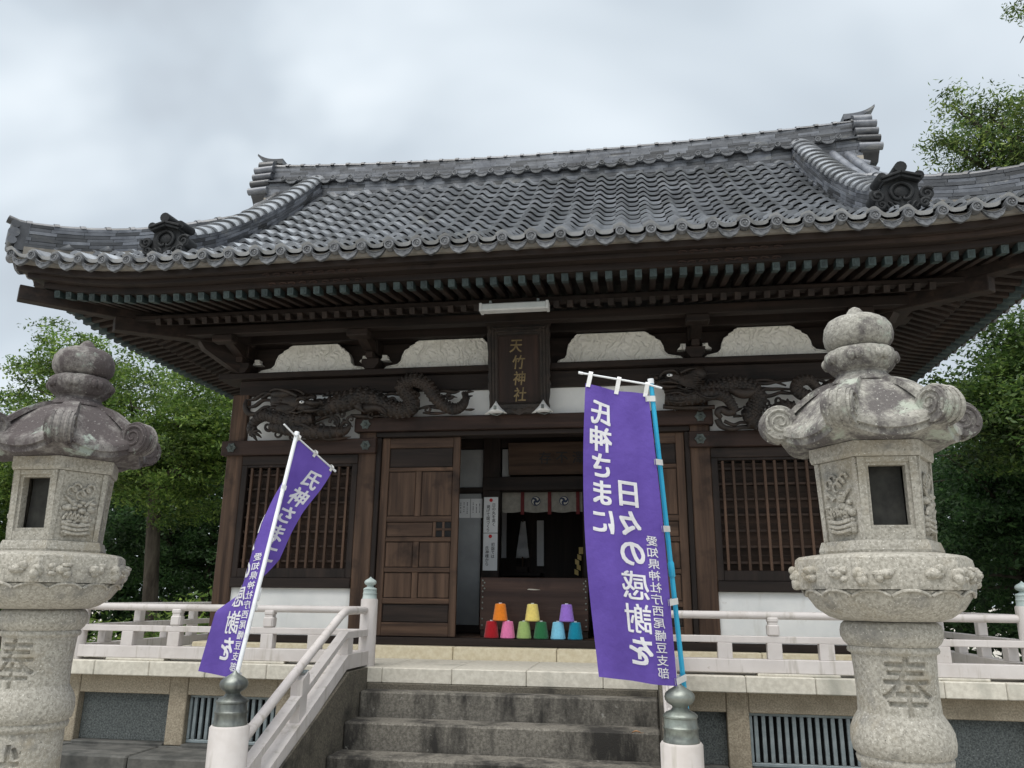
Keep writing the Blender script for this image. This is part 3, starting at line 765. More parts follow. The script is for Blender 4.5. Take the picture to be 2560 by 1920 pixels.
def ridge_main():
    def rz(x): return 5.335 + .0095 * x * x
    P_ = Path([(x, RY, rz(x)) for x in np.linspace(-3.62, 3.62, 25)])
    o = core(P_, .10, -.1, .52).obj('main_ridge', M['clay'], hall); core(P_, .27, -.12, .15).obj('ridge_bed', M['clay'], o)
    a = noshi(P_, .315, .305, 5, .043, .24, 1, h0=-.065).obj('ridge_tile_courses', M['noshi'], o, fix=False); a['kind'] = 'stuff'
    a = noshi(P_, .205, .155, 8, .034, .235, 2, h0=.205).obj('ridge_tile_courses', M['noshi'], o, fix=False); a['kind'] = 'stuff'
    core(P_, .345, .152, .168).obj('drip_course', M['noshi'], o)
    core(P_, .325, -.12, -.066).obj('mortar_bed', M['mortar'], o)
    caps(P_, .165, .205, .478, o, M['noshi'], .42, .02)
    # row of small crested tiles along the ridge face
    mb = MB(); n = 14; prof = [(.0, .010), (.022, .010), (.024, .017), (.032, .017), (.034, .01), (.034, -.04)]; V = []; F_ = []
    for i, (r_, h) in enumerate(prof):
        for j in range(n): an = 2 * math.pi * j / n; V.append((r_ * math.cos(an), -h, r_ * math.sin(an)))
    for i in range(len(prof) - 1):
        for j in range(n): k = (j + 1) % n; F_.append((i * n + j, (i + 1) * n + j, (i + 1) * n + k, i * n + k))
    mb.add(V, F_)
    for c in range(3):
        a0 = c * 2.094; mb.tube([((.008 + t * .002) * math.cos(a0 + t * .35), -.013, (.008 + t * .002) * math.sin(a0 + t * .35)) for t in range(5)], [.0055 * (1 - t / 5.5) for t in range(5)], 5)
    disc = mb.mesh('ridge_disc', M['disc'], smooth=40)
    mb = MB(); p = .2245; k = 10; top = []; bot = []
    for i in range(k + 1):
        t = i / k; x = .028 + (p - .056) * t; s_ = math.sin(math.pi * t); top.append((x, -.004 - .022 * s_)); bot.append((x, -.014 - .052 * min(1, 1.2 * s_) - .005 * abs(math.sin(3 * math.pi * t))))
    mb.prism(top + bot[::-1], 'y', -.006, .012); mb.tube([(x, -.008, z) for x, z in top], .004, 5); mb.tube([(x, -.008, z) for x, z in bot], .004, 5)
    pl = mb.mesh('ridge_drip', M['disc'], smooth=40)
    for k_ in range(-15, 16):
        x = k_ * p; z = rz(x) + .190
        link('ridge_disc_tile', disc, o, Matrix.Translation((x, RY - .345, z)))
        MB().tube([(x, RY - .34, z), (x, RY - .19, z + .02)], .032, 10).obj('ridge_disc_tile', M['noshi'], o, smooth=50)
        if k_ < 15: link('ridge_drip_plate', pl, o, Matrix.Translation((x, RY - .342, z)) @ Matrix.Rotation(-.02 * (x + p / 2), 4, 'Y'))
    core(P_, .21, .169, .204).obj('drip_course', M['noshi'], o)
    # end ornaments: thick scrolled plates across the ridge with an upswept horn on top
    for sx in (-1, 1):
        e = thing_part = None
        x0, x1 = sx * 3.60, sx * 3.80; z = rz(3.6); mb = MB()
        half = [(.0, .60), (.10, .60), (.16, .56)]
        for i, (yy, zz, r_) in enumerate(((.15, .48, .075), (.17, .36, .06), (.20, .25, .06), (.235, .13, .065), (.27, .0, .06))):
            for a in np.linspace(70, -70, 7): half.append((yy + r_ * math.cos(R(a)), zz + r_ * math.sin(R(a)) * .95))
        half.append((.24, -.12)); half.append((0, -.12))
        poly = [(RY - a, z + b) for a, b in half] + [(RY + a, z + b) for a, b in half[::-1]]
        mb.prism(poly, 'x', x0, x1)
        # slanting feet flaring outwards
        for s_ in (-1, 1):
            for (yy, zz, r_) in ((.22, .40, .048), (.25, .285, .046), (.29, .165, .046), (.33, .04, .046)):
                mb.tube([(x0 - sx * .02, RY + s_ * yy, z + zz), (x1 + sx * .035, RY + s_ * yy, z + zz - .012)], r_, 12)
        o3 = mb.obj('ridge_end_ornament', M['noshi'], hall, smooth=35)
        mb = MB(); pts = []
        for t in np.linspace(0, 1, 8): pts.append((sx * (3.52 + t * .36), z + .60 + .10 * t * t * t + .015))
        poly = [(x, zz) for x, zz in pts] + [(x + sx * .0, zz - .075 * (1 - .6 * i / 7)) for i, (x, zz) in list(enumerate(pts))[::-1]]
        mb.prism(poly, 'y', RY - .12, RY + .12); mb.obj('horn_tile', M['noshi'], o3, smooth=30)
    # tube tiles of the gable verge below the end ornaments
    for sx in (-1, 1):
        for j, (xx, dz) in enumerate(((3.30, .06), (3.46, .04))):
            pts = [(sx * xx, y, zf(y) + dz) for y in np.linspace(1.62, -.55, 14)]
            MB().tube(pts, .052, 10).obj('verge_roll_tile', M['noshi'], hall, smooth=50)
        for j in range(8):
            y = 1.5 - j * .26; MB().tube([(sx * 3.42, y, zf(y) + .05), (sx * 3.60, y, zf(y) - .01)], .045, 10).obj('verge_tile', M['noshi'], hall, smooth=50)
ridge_main()
def scroll(mb, c, r_, turn, th, sgn, y0, y1, n=26):
    """spiral relief in the XZ plane"""
    pts = []; rd = []
    for i in range(n):
        t = i / (n - 1); a = sgn * (t * turn) ; rr = r_ * (1 - .82 * t); pts.append((c[0] + sgn * rr * math.cos(a + .6), y0, c[1] + rr * math.sin(a + .6) * 1.)); rd.append(th * (1 - .35 * t))
    mb.tube(pts, rd, 7)
def demon_tile(parent, x, y, z, k=1., rot=0.):
    """descending-ridge end tile: plate with side scrolls, gable cap and three round tubes"""
    mb = MB()
    body = [(-.17, -.0), (-.13, .05), (-.115, .17), (-.10, .205), (0, .235), (.10, .205), (.115, .17), (.13, .05), (.17, 0), (.10, -.03), (-.10, -.03)]
    mb.prism(body, 'y', -.04, .06)
    for s_ in (-1, 1):
        for (cx, cz, r_) in ((.165, .075, .052), (.145, .005, .035)):
            mb.tube([(s_ * cx, -.055, cz), (s_ * cx, .07, cz)], r_ * .93, 16)
            scroll(mb, (s_ * cx, cz), r_, 9.0, .0125, s_, -.058, 0)
        mb.bar((s_ * -.005, -.035, .222), (s_ * .125, -.035, .178), .10, .020); mb.bar((s_ * -.005, -.045, .243), (s_ * .135, -.045, .20), .11, .018)
        mb.tube([(s_ * .125, -.07, .215), (s_ * .125, .10, .235)], .036, 12)
        # heart relief
        pts = [(0, -.05, .175), (s_ * .045, -.052, .155), (s_ * .072, -.052, .115), (s_ * .062, -.052, .07), (s_ * .035, -.052, .045), (s_ * .012, -.052, .05), (s_ * .018, -.05, .065)]
        mb.tube(pts, [.010, .013, .014, .013, .011, .009, .006], 7, smooth=3)
        for q in range(3): mb.tube([(s_ * (.02 + .035 * q), -.045, -.02), (s_ * (.035 + .04 * q), -.05, .012), (s_ * (.06 + .035 * q), -.045, .03)], [.008, .010, .005], 6, smooth=2)
    mb.tube([(0, -.10, .275), (0, .14, .292)], .042, 12)
    mb.ball((0, -.045, .105), (.05, .012, .045))
    mw = Matrix.Translation((x, y, z)) @ Matrix.Rotation(rot, 4, 'Z') @ Matrix.Scale(k, 4)
    return mb.obj('demon_tile', M['oni'], parent, smooth=40, mw=mw)
def ridge_down():
    for sx in (-1, 1):
        pts = [(sx * 2.97, y, zf(y)) for y in np.linspace(1.56, -1.22, 20)]
        P_ = Path(pts)
        o = core(P_, .105, -.06, .21).obj('descending_ridge', M['clay'], hall)
        a = noshi(P_, .135, .115, 6, .038, .225, 11 + sx, h0=-.005).obj('ridge_tile_courses', M['noshi'], o, fix=False); a['kind'] = 'stuff'
        caps(P_, .098, .19, .222, o, M['tile'], .55, lap=.034)
        demon_tile(o, sx * 2.965, -1.27, 3.335, 1.04)
        # corner hip ridge, running out to the upturned corner
        def hz(x): y = -1.47 + (XE - x); return zf(max(y, -1.43)) + lift(x, y)
        pts = [(sx * x, -1.47 + (XE - x), hz(x) + .02 * max(0, (x - 3.6) / .7) ** 2) for x in np.linspace(3.02, 4.26, 12)]
        P2 = Path(pts)
        o = core(P2, .085, -.08, .20).obj('hip_ridge', M['clay'], hall)
        mbm = core(P2, .125, -.06, .012); mbm.obj('mortar_bed', M['mortar2'], o)
        a = noshi(P2, .115, .10, 7, .033, .23, 21 + sx, h0=.008).obj('ridge_tile_courses', M['noshi'], o, fix=False); a['kind'] = 'stuff'
        caps(P2, .09, .21, .238, o, M['noshi'], .5, .02)
        e = pts[-1]; mb = MB()
        for i, (r_, zz, ex) in enumerate(((.036, .20, .028), (.045, .125, .03), (.036, .05, .035))):
            d = Vector((sx * .7, -.7, 0)); n_ = Vector((sx * .7, .7, 0)); c = Vector(e) + d * (.06 + ex) + Vector((0, 0, zz))
            mb.tube([c - n_ * .13, c + n_ * .13], r_, 12)
        d = Vector((sx * .7, -.7, 0)); c = Vector(e)
        mb.bar(c - d * .02 + Vector((0, 0, .11)), c + d * .07 + Vector((0, 0, .11)), .22, .26)
        mb.tube([c - d * .10 + Vector((0, 0, .255)), c + d * .07 + Vector((0, 0, .257)), c + d * .15 + Vector((0, 0, .278))], [.036, .038, .036], 12)
        mb.tube([c + d * .02 + Vector((0, 0, .05)), c + d * .13 + Vector((0, 0, .075))], [.034, .032], 12)
        mb.obj('corner_end_tile', M['noshi'], o, smooth=40)
ridge_down()

# ------------------------------------------------------------------ eaves from below
def eaves():
    def zl(x): e = max(0., abs(x) - 2.9) / 1.4; return .15 * e * e
    def zs(y): e = max(0., abs(y - RY) - 1.9) / 1.3; return .15 * e * e
    # fascia layers along the front, bent up at the corners
    def fascia(name, y0, y1, z0, z1, xm, m, n=30):
        mb = MB(); V = []; F_ = []
        for i in range(n + 1):
            x = -xm + 2 * xm * i / n; l_ = zl(x)
            V += [(x, y0, z0 + l_), (x, y1, z0 + l_), (x, y1, z1 + l_), (x, y0, z1 + l_)]
        for i in range(n):
            for j in range(4): k = (j + 1) % 4; F_.append((i * 4 + j, i * 4 + k, i * 4 + 4 + k, i * 4 + 4 + j))
        F_ += [(0, 1, 2, 3), (n * 4 + 3, n * 4 + 2, n * 4 + 1, n * 4)]
        mb.add(V, F_).obj(name, m, hall)
    def fascia_s(name, sx, x0, x1, z0, z1, ym, m, n=24):
        mb = MB(); V = []; F_ = []
        for i in range(n + 1):
            y = RY - ym + 2 * ym * i / n; l_ = zs(y)
            V += [(sx * x0, y, z0 + l_), (sx * x1, y, z0 + l_), (sx * x1, y, z1 + l_), (sx * x0, y, z1 + l_)]
        for i in range(n):
            for j in range(4): k = (j + 1) % 4; F_.append((i * 4 + j, i * 4 + k, i * 4 + 4 + k, i * 4 + 4 + j))
        F_ += [(0, 1, 2, 3), (n * 4 + 3, n * 4 + 2, n * 4 + 1, n * 4)]
        mb.add(V, F_).obj(name, m, hall)
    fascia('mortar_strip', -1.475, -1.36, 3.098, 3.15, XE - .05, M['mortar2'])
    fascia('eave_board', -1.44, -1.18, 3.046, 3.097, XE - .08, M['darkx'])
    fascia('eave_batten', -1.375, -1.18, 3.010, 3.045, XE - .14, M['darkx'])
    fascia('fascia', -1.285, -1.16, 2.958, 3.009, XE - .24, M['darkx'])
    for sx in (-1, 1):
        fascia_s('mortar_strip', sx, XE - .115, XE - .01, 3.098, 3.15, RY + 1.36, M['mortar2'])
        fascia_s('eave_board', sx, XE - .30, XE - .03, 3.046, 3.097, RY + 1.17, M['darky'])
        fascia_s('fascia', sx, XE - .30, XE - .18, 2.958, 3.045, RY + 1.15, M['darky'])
    # soffit boards: two tiers front and sides
    def soff(name, pts): MB().add([p for p in pts], [(0, 1, 2, 3)]).obj(name, M['darky'], hall, fix=False)
    zt = 3.01
    mb = MB(); n = 30
    V = []
    for i in range(n + 1):
        t = -1 + 2 * i / n
        for (y, hx, z) in ((-1.2, XE - .25, 3.0), (-.62, XE - .72, 3.10), (.05, XC + .1, 3.30)):
            x = t * hx; V.append((x, y, z + zl(x) * (1 if y < -.1 else 0)))
    F_ = [(i * 3 + j, (i + 1) * 3 + j, (i + 1) * 3 + j + 1, i * 3 + j + 1) for i in range(n) for j in range(2)]
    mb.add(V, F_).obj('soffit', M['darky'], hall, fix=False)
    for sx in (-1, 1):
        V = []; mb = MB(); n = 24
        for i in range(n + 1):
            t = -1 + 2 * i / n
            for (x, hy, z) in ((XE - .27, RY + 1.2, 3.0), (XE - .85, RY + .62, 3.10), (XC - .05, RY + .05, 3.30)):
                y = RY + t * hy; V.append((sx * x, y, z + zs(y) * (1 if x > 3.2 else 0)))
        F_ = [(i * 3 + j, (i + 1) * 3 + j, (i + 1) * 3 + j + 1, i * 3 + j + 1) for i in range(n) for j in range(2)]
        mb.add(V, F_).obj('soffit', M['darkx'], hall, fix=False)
    # rafters: flying tier with copper-capped ends
    sp = .1135
    def rafter(p, q, w, h, cap):
        mb = MB().bar(p, q, w, h, .003); o = mb.obj('rafter', M['darky'], hall, fix=False)
        if cap:
            d = (Vector(q) - Vector(p)).normalized(); mb = MB().bar(Vector(p) - d * .004, Vector(p) + d * .085, w + .006, h + .006, .002)
            p2 = Vector(p) - d * .004; mb.bar(p2 - d * .003, p2 + d * .01, w * .55, h * .55, .002); mb.obj('end_cap', M['verd'], o, fix=False)
    k = int(4.02 / sp)
    for i in range(-k, k + 1):
        x = i * sp; l_ = zl(x); yb = -.60 if abs(x) < 3.40 else -.60 - (abs(x) - 3.40)
        rafter((x, -1.255, 2.928 + l_), (x, min(yb, -.62), 2.928 + l_ + (1.255 + min(yb, -.62)) * .17), .048, .058, True)
    k = int(3.35 / sp)
    for i in range(-k, k + 1):
        x = (i + .0) * sp; yb = -.02 if abs(x) < XC - .05 else -.02 - (abs(x) - XC + .05)
        if yb < -.6: continue
        rafter((x, -.80, 2.885 + zl(x) * .6), (x, yb, 2.885 + zl(x) * .6 + (.80 + yb) * .36), .050, .062, False)
    box1('flying_rafter_sill', -3.55, 3.55, -.78, -.70, 2.915, 2.965, M['darkx'], hall)
    box1('eave_purlin', -3.5, 3.5, -.46, -.36, 2.87, 2.955, M['darkx'], hall)
    for sx in (-1, 1):
        box1('flying_rafter_sill', sx * (XC + .70), sx * (XC + .78), -.70, 2 * RY + .7, 2.915, 2.965, M['redx'], hall)
        box1('eave_purlin', sx * (XC + .36), sx * (XC + .46), -.45, 2 * RY + .45, 2.87, 2.955, M['darky'], hall)
        n = int((RY + 1.0) / sp)
        for i in range(-n, n + 1):
            y = RY + i * sp; l_ = zs(y); dd = abs(y - RY) - RY
            if y > RY + 1.9: continue
            xb = XC + .60 if dd < .55 else XC + .60 + (dd - .55)
            rafter((sx * (XC + 1.255), y, 2.928 + l_), (sx * xb, y, 2.928 + l_ + (XC + 1.255 - xb) * .17), .048, .058, True)
            if y < RY + 1.2 and dd < .5:
                xb = XC + .02 if dd < 0 else XC + .02 + dd
                if xb < XC + .6: rafter((sx * (XC + .80), y, 2.885), (sx * xb, y, 2.885 + (XC + .80 - xb) * .36), .050, .062, False)
        # hip rafter
        o = MB().bar((sx * (XC + 1.39), -1.39, 2.985), (sx * (XC - .05), .05, 2.99), .11, .13, .006).obj('hip_rafter', M['darkx'], hall, fix=False)
        MB().bar((sx * (XC + .85), -.85, 2.87), (sx * (XC - .05), .05, 2.95), .12, .13, .006).obj('hip_rafter', M['darkx'], hall, fix=False)
        # bracket arm below
        MB().prism([(0, 2.60), (.06, 2.60), (.40, 2.78), (.46, 2.86), (0, 2.86)], 'y', -.05, .05).obj('bracket_arm', M['darkx'], hall, mw=Matrix.Translation((sx * XC, 0, 0)) @ Matrix.Rotation(-math.pi / 4 if sx > 0 else -3 * math.pi / 4, 4, 'Z'))
    for x in (-XC, -A_, A_, XC):
        MB().prism([(.0, 2.76), (-.14, 2.76), (-.36, 2.82), (-.44, 2.868), (0, 2.868)], 'x', x - .045, x + .045).obj('bracket_arm', M['darky'], hall)
        MB().bx(x - .10, x + .10, -.47, -.35, 2.80, 2.868, .008).obj('bearing_block', M['darkx'], hall, fix=False)
    # carved scroll boards on the fascia
    for x0, x1 in ((-2.02, -1.18), (1.30, 2.08)):
        n = 9
        for r_ in range(2):
            for i in range(n):
                cx = x0 + (x1 - x0) * (i + .5) / n; cz = 3.028 - r_ * .045; yy = -1.378 + r_ * .09; mb = MB()
                g = rnd.choice((-1, 1)); mb.tube([(cx + g * .04 * (1 - t / 9) * math.cos(t * .8), yy, cz + .016 * (1 - t / 10) * math.sin(t * .8)) for t in range(9)], [.0075 * (1 - t / 14) for t in range(9)], 5)
                mb.obj('carved_scroll', M['redx'], hall, smooth=50)
eaves()
# ------------------------------------------------------------------ veranda
def veranda():
    v = thing('stone_veranda', (0, -.5, -.62), 'raised stone veranda with pale coping around the shrine hall', 'veranda')
    # coping / floor slabs
    xs = [-3.68]
    g = random.Random(4)
    marks = [-3.30, -2.83, -2.36, -1.86, -1.36, -.95, -.42, .13, .68, 1.22, 1.66, 2.12, 2.58, 2.94, 3.32, 3.68]
    for m_ in marks:
        x0, x1 = xs[-1], m_; xs.append(m_)
        MB().bx(x0 + .0015, x1 - .0015, -.99 + g.uniform(-.002, .002), -.121, -.108, g.uniform(-.0015, .0), .006).obj('coping_slab', M['coping'], v, fix=False)
    for sx in (-1, 1):
        y = -.12
        while y < 4.4:
            MB().bx(sx * 3.001, sx * 3.68, y + .0015, min(y + .5, 4.45) - .0015, -.108, 0, .006).obj('coping_slab', M['coping'], v, fix=False); y += .5
    # wall under it: posts, header beams, infill panels and ventilation grilles
    yf = -.90
    box1('foundation_core', -3.5, 3.5, -.72, 4.3, -.62, -.11, M['black'], v)
    def post(x0, x1):
        MB().bx(x0, x1, yf + .02, yf + .16, -.615, -.11, .006).obj('post', M['granite'], v, fix=False)
        MB().bx(x0 - .025, x1 + .025, yf - .005, yf + .16, -.64, -.616, .006).obj('post_base', M['darkstone'], v, fix=False)
    for sx in (-1, 1):
        bays = []
        def X(a, b): return (a, b) if sx > 0 else (-b, -a)
        posts = [(1.66, 1.81), (2.55, 2.70), (3.48, 3.63)] if sx < 0 else [(1.53, 1.68), (2.55, 2.70), (3.48, 3.63)]
        for a, b in posts: post(*X(a, b))
        edges = [(1.21, posts[0][0], 'panel' if sx > 0 else 'grille'), (posts[0][1], posts[1][0], 'grille'), (posts[1][1], posts[2][0], 'panel')]
        for a, b, kind in edges:
            x0, x1 = X(a + .002, b - .002)
            MB().bx(x0, x1, yf + .025, yf + .16, -.25, -.112, .005).obj('header_beam', M['granite'], v, fix=False)
            MB().bx(x0, x1, yf + .0, yf + .16, -.64, -.60, .006).obj('sill_stone', M['darkstone'], v, fix=False)
            if kind == 'panel':
                MB().bx(x0, x1, yf + .09, yf + .14, -.599, -.251, .002).obj('infill_panel', M['pebble'], v, fix=False)
            else:
                mb = MB(); t = .022
                mb.bx(x0, x1, yf + .07, yf + .11, -.599, -.575); mb.bx(x0, x1, yf + .07, yf + .11, -.272, -.252)
                mb.bx(x0, x0 + t, yf + .07, yf + .11, -.574, -.273); mb.bx(x1 - t, x1, yf + .07, yf + .11, -.574, -.273)
                f = mb.obj('vent_grille', M['steel'], v, fix=False)
                n = max(3, round((x1 - x0 - 2 * t) / .052)); bw = .026
                me = MB().bx(-bw / 2, bw / 2, -.012, .012, -.1505, .1505, .002).mesh('grille_bar', M['steel'], fix=False)
                for i in range(n): link('grille_bar', me, f, Matrix.Translation((x0 + t + (x1 - x0 - 2 * t) * (i + .5) / n, yf + .09, -.4235)))
        box1('side_wall', sx * 3.49, sx * 3.60, yf + .17, 4.35, -.62, -.112, M['pebble'], v)
veranda()

# ------------------------------------------------------------------ stairs
def stairs():
    s = thing('stone_staircase', (0, -2, GZ), 'stained concrete steps rising to the open shrine doors', 'stairs')
    XS = 1.058
    box1('riser_block', -XS, XS, -1.0, -.80, GZ, -.109, M['wing'], s)
    for i in range(5):
        z1 = -.150 - .165 * i; y0 = -1.15 - .285 * i
        MB().bx(-XS, XS, y0, -.90 - .285 * i + (.0 if i == 0 else -.0), GZ - .02, z1, .012).obj('step', M['conc'], s, fix=False)
    for sx in (-1, 1):
        a, b = sorted((sx * 1.06, sx * 1.205))
        poly = [(-.99, GZ), (-.99, -.004), (-1.37, -.004), (-2.98, -.68), (-2.98, GZ)]
        MB().prism(poly, 'x', a, b).obj('wing_wall', M['wing'], s)
stairs()

# ------------------------------------------------------------------ railings
def finial(mb, x, y, z, r_, h):
    """onion-tipped bronze cap of total height h on a post of radius r_"""
    k = h / .30
    prof = [(1.0 * .86, 0), (.86, .012), (.82, .018), (.80, .06), (.84, .066), (.84, .074), (.79, .08), (.77, .118), (.82, .124), (.82, .132), (.70, .145), (.44, .158), (.36, .172),
            (.40, .180), (.58, .192), (.70, .208), (.73, .224), (.68, .242), (.52, .258), (.30, .272), (.14, .284), (.05, .297), (.01, .30)]
    mb.lathe([(a * r_, b * k) for a, b in prof], 24, (x, y, z))
def rpost(parent, x, y, z0, z1, r_, hf, mcap, nm='post'):
    mb = MB(); mb.lathe([(r_, 0), (r_, z1 - z0 - .01), (r_ * .93, z1 - z0), (.0, z1 - z0)], 28, (x, y, z0))
    o = mb.obj(nm, M['rail'], parent, smooth=40)
    mb = MB(); finial(mb, x, y, z1, r_, hf); mb.obj('finial', mcap, o, smooth=40)
    return o
def veranda_rail(sx, label):
    v = thing('veranda_railing', (sx * 2.3, -.88, 0), label, 'railing', 'pink-white railings round the veranda')
    y = -.885
    rpost(v, sx * 1.112, y, -.002, .488, .065, .166, M['verd2'])
    rpost(v, sx * 3.555, y, -.002, .488, .065, .166, M['verd2'])
    rpost(v, sx * 3.555, 4.25, -.002, .488, .065, .166, M['verd2'])
    a, b = sorted((sx * 1.16, sx * 3.51))
    MB().tube([(a, y, .404), ((a + b) / 2, y, .404), (b, y, .404)], .027, 16).obj('top_rail', M['rail'], v, smooth=50)
    MB().bx(a, b, y - .033, y + .033, .217, .263, .004).obj('middle_rail', M['rail'], v, fix=False)
    MB().bx(a, b, y - .045, y + .045, .018, .109, .004).obj('bottom_rail', M['rail'], v, fix=False)
    # side run going back
    xs = sx * 3.555
    MB().tube([(xs, y + .05, .404), (xs, 4.2, .404)], .027, 16).obj('top_rail', M['rail'], v, smooth=50)
    MB().bx(xs - .033, xs + .033, y + .05, 4.2, .217, .263, .004).obj('middle_rail', M['rail'], v, fix=False)
    MB().bx(xs - .045, xs + .045, y + .05, 4.2, .018, .109, .004).obj('bottom_rail', M['rail'], v, fix=False)
    for i in range(11):
        yy = -.55 + i * .45; w = .05 if i % 2 else .048
        MB().bx(xs - .035, xs + .035, yy - w, yy + w, .109, .217, .003).obj('baluster', M['rail'], v, fix=False)
        if i % 2: MB().bx(xs - .032, xs + .032, yy - .04, yy + .04, .263, .38, .006).obj('upper_post', M['rail'], v, fix=False)
    # front balusters; every second one carries a necked post to the top rail
    X0 = [1.53, 1.915, 2.30, 2.70, 3.10] if sx < 0 else [1.54, 1.88, 2.23, 2.60, 2.98]
    for i, x in enumerate(X0):
        xx = sx * x
        MB().bx(xx - .05, xx + .05, y - .036, y + .036, .109, .217, .003).obj('baluster', M['rail'], v, fix=False)
        if i % 2 == 1:
            mb = MB(); mb.bx(xx - .042, xx + .042, y - .04, y + .04, .263, .345, .012); mb.bx(xx - .032, xx + .032, y - .032, y + .032, .340, .358, .004); mb.bx(xx - .038, xx + .038, y - .036, y + .036, .357, .392, .008)
            mb.obj('upper_post', M['rail'], v, fix=False)
    for (p, q) in ((1.75, 2.30), (2.75, 3.25)):
        MB().bx(sx * p, sx * q, y - .05, y + .05, -.001, .017, .004).obj('shim_stone', M['coping'], v, fix=False)
    return v
veranda_rail(-1, 'pink-white veranda railing left of the steps, running behind the left stone lantern')
veranda_rail(1, 'pink-white veranda railing right of the steps, running behind the right stone lantern')
def stair_rail(sx, label):
    v = thing('stair_railing', (sx * 1.12, -2.9, GZ), label, 'railing', 'railings down the stairs')
    x = sx * 1.122; yp = -2.9
    rpost(v, x, yp, GZ - .01, -.128, .098, .262, M['bronze'])
    pts = [(x, -.94, .404), (x, -1.25, .404), (x, -1.36, .398), (x, -1.46, .365), (x, -1.60, .302), (x, -2.2, .030), (x, -2.83, -.262)]
    MB().tube(pts, .028, 16, smooth=4).obj('handrail', M['rail'], v, smooth=50)
    def slope_rail(name, z0, z1, w):
        poly = [(-.945, z0), (-.945, z1), (-1.37, z1), (-2.82, z1 - 1.45 * .462), (-2.82, z0 - 1.45 * .462), (-1.385, z0)]
        MB().prism(poly, 'x', x - w, x + w).obj(name, M['rail'], v)
    slope_rail('middle_rail', .217, .263, .033); slope_rail('bottom_rail', .012, .109, .045)
    for y in (-1.30, -2.06, -2.62):
        z = 0 if y > -1.37 else (y + 1.37) * .462
        MB().prism([(y - .05, .10 + z - .023 * (z < 0)), (y + .05, .10 + z + .023 * (z < 0)), (y + .05, .226 + z + .023 * (z < 0)), (y - .05, .226 + z - .023 * (z < 0))], 'x', x - .03, x + .03).obj('baluster', M['rail'], v)
    y = -2.06; z = (y + 1.37) * .462
    MB().prism([(y - .05, .255 + z - .02), (y + .05, .255 + z + .025), (y + .05, .35 + z), (y + .03, .375 + z), (y - .05, .35 + z - .02)], 'x', x - .038, x + .038).obj('upper_post', M['rail'], v)
    MB().bx(x - .03, x + .03, y - .02, y + .05, .365 + z, .382 + z, .004).obj('rail_saddle', M['steel'], v, fix=False)
    return v
stair_rail(-1, 'sloping stair railing with bronze-capped post below the white-poled banner')
stair_rail(1, 'sloping stair railing with bronze-capped post below the blue-poled banner')
def string():
    mb = MB(); x, y = -1.122, -2.9
    mb.tube([(x + .0995 * math.cos(a), y + .0995 * math.sin(a), -.335 + .006 * math.sin(a + 1)) for a in np.linspace(0, 2 * math.pi, 40)], .0018, 5)
    mb.tube([(x + .085, y - .06, -.33), (x + .10, y - .075, -.322), (x + .107, y - .06, -.315)], .0018, 5); mb.tube([(x + .085, y - .06, -.33), (x + .09, y - .08, -.345), (x + .07, y - .095, -.35)], .0018, 5)
    o = mb.obj('string', M['tape'], smooth=60); tag(o, 'thin white string tied around the left stair post', 'string')
string()

